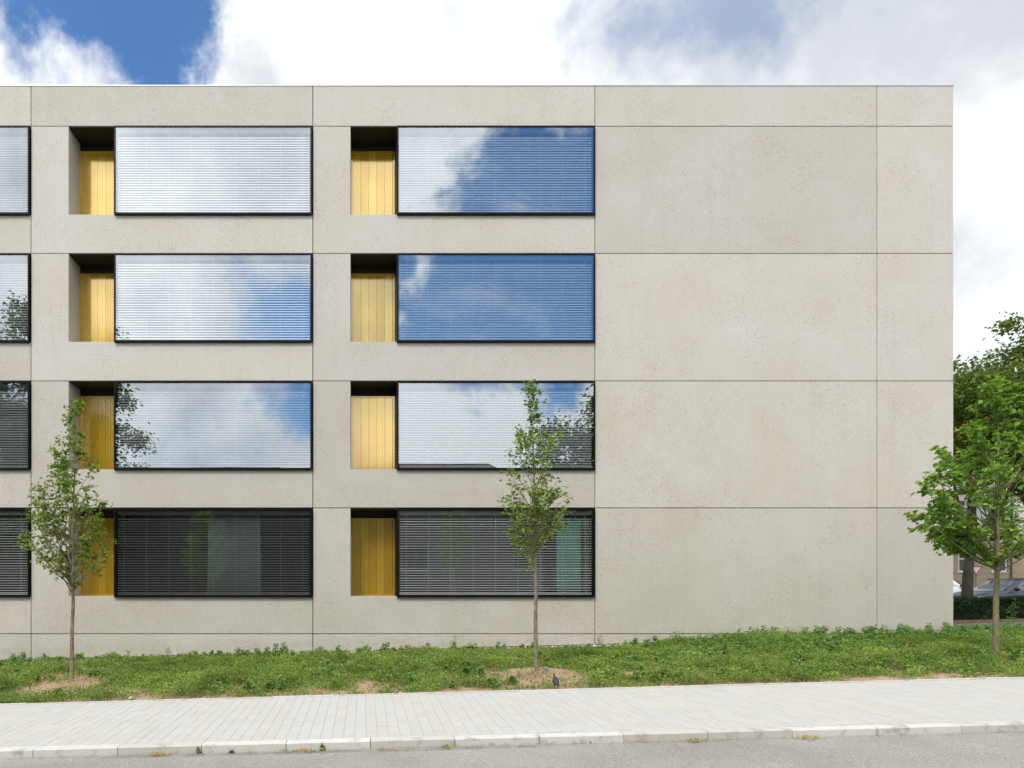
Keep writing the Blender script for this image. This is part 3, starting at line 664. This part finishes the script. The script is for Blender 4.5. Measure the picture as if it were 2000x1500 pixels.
# hedge
rn = np.random.RandomState(8); hx0, hx1, hy0, hy1, hh = 15.2, 40., 4.5, 5.7, .90
hroot = tag(empty('hedge', ((hx0+hx1)/2, 5.1, G(27))), 'low clipped dark green hedge behind the concrete building corner', 'hedge')
hi = Matrix.Translation((-(hx0+hx1)/2, -5.1, -G(27)))
mb = MB().loft([[(x_, hy0+.10, G(x_)), (x_, hy1-.10, G(x_)), (x_, hy1-.14, G(x_)+hh-.08), (x_, hy0+.14, G(x_)+hh-.08)] for x_ in np.arange(hx0, hx1+.1, 1.)])
o = mb.build('core', M['hedge'], hroot); o.matrix_parent_inverse = hi
n = 52000; px_ = rn.uniform(hx0, hx1, n); f = rn.rand(n)
top = f > .62; py_ = np.where(top, rn.uniform(hy0, hy1, n), hy0+.03+rn.rand(n)*.10+(vnoise(px_*2, f*9)-.5)*.12)
pz_ = Gn(px_)+np.where(top, hh-.05+rn.rand(n)*.07+(vnoise(px_*1.7, py_*2)-.5)*.10, (f/.62)**.9*hh)
dr = np.where(top[:, None], [[0, -.3, 1.]], [[0, -1., .4]])+rn.randn(n, 3)*.6
me = leaf_mesh('foliage', np.stack([px_, py_, pz_], 1), dr, rn.randn(n, 3), rn.uniform(.04, .075, n), rn.uniform(.03, .05, n), rn.rand(n)*.8+.25*vnoise(px_*2, pz_*6), M['hedge'])
o = link(bpy.data.objects.new('foliage', me), hroot); o.matrix_parent_inverse = hi
lk = tag(empty('lane_kerb', (0, 0, 0)), kind='structure')
M['edge_brown'] = plain('rust_edging', (.17, .10, .065), .8)
lme = MB().box(-.495, .495, -.05, .05, -.1, .10).mesh('kerb_stone', M['edge_brown'], bevel=.01)
for i in range(24): inst('kerb_stone', lme, lk, (16.5+i, 4.36, G(16.5+i)+.06), (0, -.0265, 0))

# ------------------------------------------------------------------ vehicles and sign behind the hedge
M['carpaint'] = plain('grey_paint', (.085, .10, .125), .25, .4, .02); M['vanpaint'] = plain('white_van_paint', (.72, .75, .78), .3, 0, .02)
M['tyre'] = plain('tyre', (.02, .02, .02), .9); M['rim'] = plain('rim', (.5, .5, .52), .3, .9)
M['chrome'] = plain('lamp_glass', (.75, .78, .80), .1, .3); M['trim'] = plain('black_trim', (.015, .015, .016), .5)
def carglass():
    m, t, b = newmat('car_glass'); b.inputs['Base Color'].default_value = (.02, .03, .035, 1); b.inputs['Roughness'].default_value = .03
    b.inputs['Specular IOR Level'].default_value = .9; b.inputs['Coat Weight'].default_value = 1.; b.inputs['Coat IOR'].default_value = 1.9
    return m
M['carglass'] = carglass()
def vehicle(name, label, cat, loc, rz, W, body, roof, belt_in, roof_in, paint, wheels, wr, wins, shield, group=None):
    """body: (x, z_low, z_top) stations; roof: (x, z) outline of the cabin over the belt line. Front at -x."""
    root = tag(empty(name, loc, rz), label, cat, group); h = W/2
    rings = []
    for x_, zl, zt, k in body:
        hw = h*k; zm = (zl+zt)/2
        half = [(hw*.86, zl), (hw*.97, zl+.08), (hw, zm), (hw*.985, zt-.10), (hw*.93, zt-.025), (hw*.80, zt)]
        rings.append([(x_, y_, z_) for y_, z_ in half]+[(x_, -y_, z_) for y_, z_ in half[::-1]])
    MB().loft(rings).build('body', paint, root, smooth_=True)
    rings = []
    for x_, z0, z1 in roof:
        b_, t_ = h*belt_in, h*roof_in
        yt = b_+(t_-b_)*min(1, (z1-z0)/.45)
        half = [(b_, z0), (b_+(yt-b_)*.5, (z0+z1)/2), (yt, z1-.05), (yt*.90, z1-.008), (yt*.5, z1+.012)]
        rings.append([(x_, y_, z_) for y_, z_ in half]+[(x_, -y_, z_) for y_, z_ in half[::-1]])
    MB().loft(rings).build('cabin', paint, root, smooth_=True)
    # glass set just proud of the cabin shell
    (sx0, sz0, sx1, sz1) = shield
    b_, t_ = h*belt_in, h*roof_in
    nx, nz = sz1-sz0, -(sx1-sx0); l = math.hypot(nx, nz); ox, oz = -nx/l*.012, -nz/l*.012
    q = lambda u, v: (sx0+(sx1-sx0)*v+ox-.02*(1-u*u), u*(b_+(t_-b_)*v)*.93, sz0+(sz1-sz0)*v+oz)
    g_ = [[q(u, v) for u in np.linspace(-1, 1, 7)] for v in (.04, .35, .65, .94)]
    mbg = MB(); mbg.loft(g_, cap=False, close=False); mbg.build('windscreen', M['carglass'], root, smooth_=True)
    for sgn in (-1, 1):
        for poly in wins:
            zb_ = roof[1][1]; 
            vs = []
            for (X, Z) in poly:
                f_ = min(1, max(0, (Z-zb_)/.45)); vs.append((X, sgn*(b_+(t_-b_)*f_+.012), Z))
            wv = MB().add(vs, [tuple(range(len(vs)))]); wv.build('side_window', M['carglass'], root)
        m_ = MB(); ctr = Vector((sx0+.42, sgn*(h*.98+.10), sz0+.10))
        m_.loft([[(ctr.x+dx*k, ctr.y+dy*k2, ctr.z+dz*k) for dx, dz, dy in ((-.06, -.07, 0), (.06, -.07, 0), (.07, .05, 0), (-.05, .07, 0))] for k, k2 in ((.6, 1), (1, 1))]) if 0 else m_.tube([ctr+Vector((0, -sgn*.10, -.03)), ctr+Vector((0, -sgn*.05, 0)), ctr, ctr+Vector((.0, sgn*.09, .0))], [.03, .08, .09, .06], 8)
        m_.build('mirror', M['trim'], root, smooth_=True)
        x0_ = body[1][0]; MB().box(x0_-.05, x0_+.22, min(sgn*h*.50, sgn*h*.90), max(sgn*h*.50, sgn*h*.90), body[1][2]-.22, body[1][2]-.07).build('headlight', M['chrome'], root, bevel=.03)
        for wx in wheels:
            wl = MB().tube([(wx, sgn*(h-.20), wr), (wx, sgn*(h-.18), wr), (wx, sgn*(h+.005), wr), (wx, sgn*(h+.015), wr)], [wr*.9, wr, wr, wr*.9], 20).build('wheel', M['tyre'], root)
            MB().tube([(wx, sgn*(h+.010), wr), (wx, sgn*(h+.024), wr)], [wr*.66, wr*.60], 16).build('rim', M['rim'], wl)
        MB().box(sx1-.1, roof[-2][0], min(sgn*t_*.86, sgn*t_*.90), max(sgn*t_*.86, sgn*t_*.90), roof[3][2]-.045, roof[3][2]+.020).build('roof_rail', M['rail'], root)
    fx = body[0][0]; MB().box(fx-.02, fx+.06, -h*.45, h*.45, body[0][1]+.22, body[0][2]-.10).build('grille', M['trim'], root, bevel=.01)
    MB().box(fx-.035, fx-.02, -.26, .26, body[0][1]+.08, body[0][1]+.19).build('number_plate', M['white'], root)
    return root
vehicle('parked_car', 'grey-blue estate car parked behind the hedge beside the thick trunk', 'car', (28.1, 10.0, G(28)), 0, 1.84,
    [(-2.30, .34, .74, .86), (-2.18, .26, .86, .95), (-1.6, .24, .98, 1), (-1.0, .24, 1.03, 1), (0, .24, 1.02, 1), (1.2, .24, 1.02, 1), (2.0, .26, 1.0, .97), (2.28, .36, .92, .90)],
    [(-1.22, .95, .97), (-.86, .95, 1.20), (-.42, .95, 1.44), (.05, .95, 1.53), (.9, .95, 1.54), (1.6, .95, 1.48), (1.85, .95, 1.40), (2.22, .93, .97)], .93, .70, M['carpaint'], (-1.40, 1.32), .32,
    [[(-.72, 1.02), (.22, 1.02), (.22, 1.42), (-.20, 1.40), (-.45, 1.25)], [(.30, 1.02), (1.10, 1.02), (1.10, 1.42), (.30, 1.43)], [(1.18, 1.02), (1.85, 1.04), (1.60, 1.38), (1.18, 1.41)]], (-1.22, .97, -.40, 1.44))
vehicle('parked_van', 'white panel van standing behind the thick tree trunk and the grey car', 'van', (31.6, 18.6, G(31)), R(180), 1.95,
    [(-2.45, .36, .80, .86), (-2.35, .28, .95, .95), (-1.9, .26, 1.10, 1), (-1.4, .26, 1.20, 1), (0, .26, 1.22, 1), (1.4, .26, 1.22, 1), (2.3, .26, 1.22, .98), (2.42, .36, 1.2, .95)],
    [(-1.75, 1.05, 1.10), (-1.30, 1.05, 1.42), (-.95, 1.05, 1.70), (-.4, 1.05, 1.90), (.8, 1.05, 1.93), (1.8, 1.05, 1.92), (2.25, 1.05, 1.86), (2.40, 1.05, 1.20)], .97, .80, M['vanpaint'], (-1.45, 1.5), .33,
    [[(-1.1, 1.25), (-.25, 1.25), (-.25, 1.68), (-.75, 1.64)]], (-1.74, 1.10, -.96, 1.70))
# give-way sign
sp = at(1907, 1112, 42.); sz = G(sp.x)
sg = tag(empty('give_way_sign', (sp.x, sp.y, sz), R(-14)), 'white triangular give-way sign with red border above the white van', 'sign')
hgt = sp.z-sz
def tri(s, y0, y1, zc): return MB().prism([(-s, zc+s*.58), (0, zc-s*1.15), (s, zc+s*.58)], y0, y1)
M['red'] = plain('sign_red', (.62, .02, .03), .4)
MB().tube([(0, .05, 0), (0, .05, hgt+.2)], [.03, .03], 8).build('post', M['rail'], sg)
tri(.34, .0, .02, hgt).build('border', M['red'], sg); tri(.245, -.004, .004, hgt).build('face', M['white'], sg)

# ------------------------------------------------------------------ weeds of the green strip
rn = np.random.RandomState(77)
def density(x, y):
    d = .30+.80*vnoise(x*.75+3, y*.9)+1.05*vnoise(x*2.1, y*2.3+7)-.66
    front = np.clip((y-(Y_PAV1+.02))/1.5, 0, 1); d *= .22+.78*front+.60*(vnoise(x*1.6+20, y*1.1) > .52)*(1-front)
    for tx, ty in TREES[:2]:
        e = ((x-tx)/.95)**2+((y-(ty-.25))/1.15)**2; d *= np.clip((e-.5)/.9, .04, 1)
    tx, ty = TREES[2]; e = ((x-tx-.9)/1.1)**2+((y-ty)/.8)**2; d *= np.clip((e-.35)/.8, .1, 1)
    d += .18*np.clip((x-7.5)/4, 0, 1)*front
    return np.clip(d, 0, 1.3)
def inside(x, y): return (y > Y_PAV1+.03) & (np.abs(x) < 40) & ((y < -.20) | ((x > 16.7) & (y < .55)))
P = 27000
x_ = rn.uniform(-10.5, 22.5, P*3); y_ = rn.uniform(Y_PAV1+.02, .5, P*3)
D_ = y_+DIST; pxx = 712+x_*F/D_; keep = inside(x_, y_) & (rn.rand(P*3)*1.15 < density(x_, y_)) & (pxx > -160) & (pxx < 2160)
x_, y_ = x_[keep][:P], y_[keep][:P]; dn = density(x_, y_)
ph = (.05+.16*np.clip(dn-.3, 0, 1)+.09*rn.rand(len(x_))**2)*(.45+1.2*vnoise(x_*1.7+40, y_*1.7))*np.where(x_ < 8, .35+.65*np.clip((-.5-y_)/1.3, 0, 1), 1)
K = 15
cx_ = np.repeat(x_, K); cy_ = np.repeat(y_, K); hh_ = np.repeat(ph, K); n = len(cx_)
ox = rn.randn(n)*.055; oy = rn.randn(n)*.055; zz = rn.rand(n)**.8*hh_
X, Y = cx_+ox, np.maximum(cy_+oy, Y_PAV1+.015); Z = soil_z(X, Y)+zz+.006
dr = np.stack([ox*8, oy*8, rn.uniform(.0, 1.1, n)], 1)+rn.randn(n, 3)*.35
rv = np.clip(.34*rn.rand(n)+.42*np.repeat(rn.rand(len(x_)), K)+.42*vnoise(X*2.2+5, Y*2.2)-.16+.25*zz/np.maximum(hh_, .01)*.4+.18*(rn.rand(n) < .05), 0, 1)
me = leaf_mesh('ground_weeds', np.stack([X, Y, Z], 1), dr, np.tile([0, -.1, 1.], (n, 1))+rn.randn(n, 3)*.6, rn.uniform(.026, .060, n), rn.uniform(.015, .034, n), rv, M['weed'])
tag(link(bpy.data.objects.new('ground_weeds', me)), 'low patchy green weeds covering the strip between pavement and building', 'weeds', kind='stuff')
# dry grass blades
n = 42000; X = rn.uniform(-10.5, 22, n*2); Y = rn.uniform(Y_PAV1+.02, -.2, n*2); k_ = inside(X, Y) & (rn.rand(n*2) < (.30+.4*vnoise(X*1.4+8, Y*1.4))*np.clip(density(X, Y)*2.2, .06, 1)); X, Y = X[k_][:n], Y[k_][:n]; n = len(X)
hb = rn.uniform(.04, .14, n)
me = leaf_mesh('dry_grass', np.stack([X, Y, soil_z(X, Y)+hb*.45], 1), np.stack([rn.randn(n)*.45, rn.randn(n)*.45, np.ones(n)], 1), rn.randn(n, 3), hb, rn.uniform(.004, .008, n), np.clip(rn.rand(n)*.75+.3*(rn.rand(n) < .3), 0, 1), leafmat('grass_blade', (.11, .17, .04), (.30, .26, .11), (.42, .33, .17), .3, .7))
tag(link(bpy.data.objects.new('dry_grass', me)), 'thin half-dry grass blades scattered through the weeds', 'grass', kind='stuff')
# taller weeds with stems: many along the wall and in the corner, made as stalks carrying leaf whorls
def stalks(xs, ys, hs, whorl, leaf, seed):
    r_ = np.random.RandomState(seed); mb = MB(); cen, dr, rv, ln = [], [], [], []
    for X, Y, H in zip(xs, ys, hs):
        z0 = float(soil_z(X, Y)); lx, ly = r_.randn()*.12*H, r_.randn()*.12*H
        mb.tube([(X, Y, z0-.01), (X+lx*.4, Y+ly*.4, z0+H*.5), (X+lx, Y+ly, z0+H)], [.005, .004, .0022], 4, False)
        tone = r_.rand()*.35
        m_ = int(6+H*26)
        for k in range(m_):
            t = .12+.88*(k+r_.rand()*.6)/m_; c0 = np.array([X+lx*t**1.3, Y+ly*t**1.3, z0+H*t]); w_ = (1.08-t)**.55
            for j in range(whorl):
                a = r_.rand()*6.283; rr = (.03+.15*H*w_*r_.uniform(.25, 1.)); d = np.array([math.cos(a), math.sin(a), r_.uniform(-.15, .55)])
                cen.append(c0+d*rr); dr.append(d); rv.append(min(1, tone+.55*r_.rand()+.2*t)); ln.append(leaf*(.55+.6*w_)*r_.uniform(.7, 1.2))
    return mb, np.array(cen), np.array(dr), np.array(rv), np.array(ln)
xs, ys, hs = [], [], []
for _ in range(5200):
    X = rn.uniform(-11, 24); Y = rn.uniform(-7.1, .4)
    if not inside(np.array(X), np.array(Y)): continue
    wall = math.exp(-((Y+.75)/.55)**2); right = min(1, max(0, (X-7.0)/3.5))*math.exp(-max(0, -Y-1.6-.12*(X-7))/1.0)
    pr = (.16*wall+.95*right+.26)*(.35+1.1*float(vnoise(X*.9, Y*1.1+30)))
    if float(density(np.array(X), np.array(Y))) < .25 or rn.rand() > pr: continue
    xs.append(X); ys.append(Y); hs.append((.20*(.6+.8*rn.rand())+.20*wall*rn.rand()+.25*right*(.35+.95*rn.rand()))*(.42+.55*float(vnoise(X*.8+11, Y*.8))))
mb, cen, dr, rv, ln = stalks(xs, ys, hs, 4, .098, 5); n = len(cen)
tw = tag(empty('tall_weeds', (14, -1.5, G(14))), 'knee-high leafy weeds growing thick along the wall and corner', 'weeds', kind='stuff')
ti = Matrix.Translation((-14, 1.5, -G(14)))
o = mb.build('stems', M['greenbark'], tw); o.matrix_parent_inverse = ti; tag(o, kind='stuff')
o = link(bpy.data.objects.new('leaves', leaf_mesh('leaves', cen, dr, np.tile([0, -.1, 1.], (n, 1))+rn.randn(n, 3)*.4, ln, ln*rn.uniform(.35, .6, n), rv, M['weed2'])), tw); o.matrix_parent_inverse = ti; tag(o, kind='stuff')
# a few tall sprigs that stand clear
def sprig(px, D, h, label, seed):
    X = (px-712)*D/F; Y = D-DIST; mb, c_, d_, r_, l_ = stalks([X], [Y], [h], 4, .075, seed); z0 = float(soil_z(X, Y)); nn = len(c_)
    root = tag(empty('weed_plant', (X, Y, z0)), label, 'plant', 'tall single weeds standing clear of the ground cover'); iv = Matrix.Translation((-X, -Y, -z0))
    o = mb.build('stem', M['greenbark'], root); o.matrix_parent_inverse = iv
    o = link(bpy.data.objects.new('leaves', leaf_mesh('leaves', c_, d_, np.tile([0, -.1, 1.], (nn, 1)), l_, l_*.5, r_, M['weed2'])), root); o.matrix_parent_inverse = iv
sprig(1961, 15.2, 1.02, 'tall upright weed right beside the rightmost young trunk', 1)
sprig(1975, 15.6, .62, 'shorter weed just right of the tallest upright weed', 2)
sprig(1937, 15.8, .60, 'bushy weed just left of the rightmost young trunk', 3)
sprig(248, 17.2, .34, 'weed sprig by the wall right of the leftmost young tree', 4)
sprig(328, 17.2, .36, 'weed sprig by the wall under the left half of the pale-curtained window', 5)
sprig(556, 17.2, .40, 'weed sprig by the wall under the right end of the pale-curtained window', 6)
sprig(882, 17.2, .46, 'weed sprig by the wall left of the middle young trunk', 7)
sprig(1172, 17.2, .44, 'weed sprig at the foot of the panel joint right of the middle young trunk', 8)
sprig(1568, 17.2, .46, 'weed sprig before the blank wall left of the last panel joint', 9)
# small white flowers
n = 420; X = np.concatenate([rn.normal(-7.6, .8, 140), rn.uniform(-9, 20, 280)]); Y = np.concatenate([rn.normal(-2.2, .5, 140), rn.uniform(-7, -1, 280)])
me = leaf_mesh('white_flowers', np.stack([X, Y, soil_z(X, Y)+rn.uniform(.10, .18, n)], 1), rn.randn(n, 3)*[1, 1, .2], np.tile([0, -.3, 1.], (n, 1)), rn.uniform(.018, .03, n), rn.uniform(.018, .03, n), rn.rand(n), M['petal'])
tag(link(bpy.data.objects.new('white_flowers', me)), 'tiny white flowers dotted through the weeds', 'flowers', kind='stuff')
# poppy
p = at(1914, 1229, 17.2); pz = float(soil_z(p.x, p.y)); pop = tag(empty('poppy', (p.x, p.y, pz)), 'single red poppy by the lane left of the rightmost young trunk', 'flower')
MB().tube([(0, 0, 0), (.01, 0, p.z-pz)], [.003, .002], 5).build('stem', M['greenbark'], pop)
mb = MB()
for k in range(5):
    a = k*1.2566; q = lambda r, t, z: (.01+r*math.cos(a+t), r*math.sin(a+t), p.z-pz+z)
    mb.add([q(0, 0, 0), q(.035, -.6, .018), q(.05, 0, .022), q(.035, .6, .018)], [(0, 1, 2, 3)])
mb.build('petals', M['red'], pop)

# ------------------------------------------------------------------ small things
# pigeon, seen from behind, on the edging
D = 10.62; p = at(1086, 1349, D); pz = G(p.x)+ZP1+.014
pg = tag(empty('pigeon', (p.x, p.y-.02, pz), R(12)), 'dark grey pigeon standing on the pavement edge near the middle young tree', 'bird')
def pigmat():
    m, t, b = newmat('pigeon_feathers'); n1 = noise(t, objc(t), 30, 4)
    sp = N(t, 'ShaderNodeSeparateXYZ'); t.links.new(objc(t), sp.inputs[0])
    c = mixc(t, smooth(t, sp.outputs[2], .145, .19), (.020, .021, .024), (.036, .028, .042))
    c = mixc(t, mth(t, 'MULTIPLY', n1, .35), c, (.05, .052, .062)); t.links.new(c, b.inputs['Base Color']); b.inputs['Roughness'].default_value = .55
    return m
# spine from tail tip (towards camera, low) to beak (away, high)
sp_ = [(-.085, .045, .012, .010), (-.06, .058, .024, .012), (-.03, .082, .040, .030), (0, .100, .056, .046), (.03, .120, .058, .050), (.050, .142, .043, .042), (.060, .166, .026, .028), (.066, .188, .0175, .019), (.072, .203, .0175, .018), (.080, .216, .020, .020), (.093, .222, .014, .014), (.104, .220, .005, .005), (.116, .215, .002, .002)]
rings = []
for y_, z_, rx_, rz_ in sp_:
    rings.append([(rx_*math.cos(t), y_-.4*rz_*math.sin(t)*(1 if z_ < .2 else 0), z_+rz_*math.sin(t)) for t in np.linspace(0, 2*math.pi, 13)[:-1]])
mb = MB().loft(rings)
for s in (-1, 1):
    mb.tube([(s*.022, .015, .075), (s*.022, .012, .03), (s*.022, .015, .004)], [.010, .004, .004], 6)
    for a in (-.5, 0, .5): mb.tube([(s*.022, .015, .004), (s*.022+.03*math.sin(a), .015+.03*math.cos(a), .003)], [.003, .002], 4)
mb.build('body', pigmat(), pg, smooth_=True)
M['pale_feather'] = plain('pale_feathers', (.34, .35, .38), .6)
for s in (-1, 1):
    wr = [[(s*(.046+.012*math.cos(t)*k)+s*o_x, y_+.016*math.sin(t)*0, z_+.03*math.sin(t)*k) for t in np.linspace(0, 2*math.pi, 9)[:-1]] for y_, z_, k, o_x in ((.055, .135, .35, -.012), (.03, .125, 1., 0), (-.01, .100, 1.05, -.002), (-.045, .072, .7, -.012), (-.085, .048, .2, -.03))]
    o = MB().loft(wr).build('wing', M['pale_feather'] if s > 0 else M['darkwing'] if 'darkwing' in M else plain('dark_feathers', (.026, .027, .032), .6), pg, smooth_=True)
    if s > 0: o['label'] = 'wing with a pale grey patch'
# tin can on the soil mound
p = at(1066, 1326, 12.1); pz = float(soil_z(p.x, p.y))
tin = tag(empty('tin_can', (p.x, p.y, pz-.01)), 'small dented grey tin can on bare soil right of the middle young trunk', 'can')
M['tin'] = plain('tin_metal', (.45, .47, .47), .35, .7)
prof = [(.046, 0), (.047, .006), (.044, .012), (.044, .04), (.0425, .045), (.044, .05), (.044, .075), (.0425, .08), (.044, .085), (.044, .112), (.047, .116), (.047, .122)]
MB().loft([[(r_*math.cos(t), r_*math.sin(t), z_) for t in np.linspace(0, 2*math.pi, 19)[:-1]] for r_, z_ in prof]).build('body', M['tin'], tin, smooth_=True)
MB().tube([(0, 0, .116), (0, 0, .1235)], [.040, .040], 18).build('lid', M['tin'], tin)
# crumpled paper
p = at(262, 1361, 10.8); rn2 = np.random.RandomState(4)
bm = bmesh.new(); bmesh.ops.create_icosphere(bm, subdivisions=2, radius=.045)
for v in bm.verts: v.co *= 1+rn2.uniform(-.3, .25); v.co.z *= .6
me = bpy.data.meshes.new('paper_scrap'); bm.to_mesh(me); bm.free(); me.materials.append(M['white'])
o = link(bpy.data.objects.new('paper_scrap', me)); o.location = (p.x, Y_PAV1+.12, G(p.x)+ZP1+.03); tag(o, 'crumpled white paper scrap on the soil at the pavement edge', 'litter')
# dry leaf litter and tiny weeds in the gutter
def litter(px, sx, n, label, seed, green=.1):
    r_ = np.random.RandomState(seed); X0 = (px-712)*7.6/F; X = X0+r_.randn(n)*sx; Y = Y_KERB-.03-np.abs(r_.randn(n))*.055
    c_ = np.stack([X, Y, Gn(X)+ZR+.022+r_.rand(n)*.018], 1); rv_ = np.where(r_.rand(n) < green, 1., r_.rand(n)*.8); l_ = r_.uniform(.025, .06, n)
    o = link(bpy.data.objects.new('leaf_litter', leaf_mesh('leaf_litter', c_, r_.randn(n, 3)*[1, .6, .15], np.tile([0, -.4, 1.], (n, 1))+r_.randn(n, 3)*.3, l_, l_*r_.uniform(.2, .5, n), rv_, M['dry'])))
    tag(o, label, 'leaf litter', kind='stuff')
litter(310, .08, 55, 'clump of yellow dry leaves in the gutter, leftmost of the large clumps', 1, .25)
litter(596, .12, 70, 'long heap of yellow dry leaves against the kerb left of centre', 2, .1)
litter(878, .07, 40, 'small clump of yellow-green litter in the gutter below the right-hand gold recesses', 3, .4)
litter(1355, .06, 40, 'green and yellow litter tuft in the gutter under the blank wall', 4, .6)
litter(1572, .09, 45, 'yellow dry leaves by a dark kerb joint right of centre', 5, .2)
litter(1000, 2.6, 150, 'single dry leaf bits scattered along the whole gutter', 6, .2)
def gutter_sprout(px, h, label, seed):
    X = (px-712)*7.6/F; Y = Y_KERB-.02; r_ = np.random.RandomState(seed); n = 46; t = r_.rand(n); a = r_.rand(n)*6.283; z0 = G(X)+ZR
    d = np.stack([np.cos(a), np.sin(a)*.6-.2, r_.uniform(.1, .9, n)], 1); c_ = np.array([X, Y, z0])+np.stack([0*t, 0*t, t*h], 1)+d*.028*(1.1-t)[:, None]
    o = link(bpy.data.objects.new('gutter_weed', leaf_mesh('gutter_weed', c_, d, np.tile([0, 0, 1.], (n, 1)), r_.uniform(.025, .045, n), r_.uniform(.01, .016, n), r_.rand(n)*.8, M['weed2'])))
    tag(o, label, 'plant', 'little weeds sprouting in the gutter')
gutter_sprout(386, .085, 'little green weed in the gutter left of the long leaf heap', 1)
gutter_sprout(629, .10, 'little green weed at the right end of the long leaf heap', 2)
gutter_sprout(452, .03, 'tiny flat green weed in the gutter left of the long leaf heap', 3)
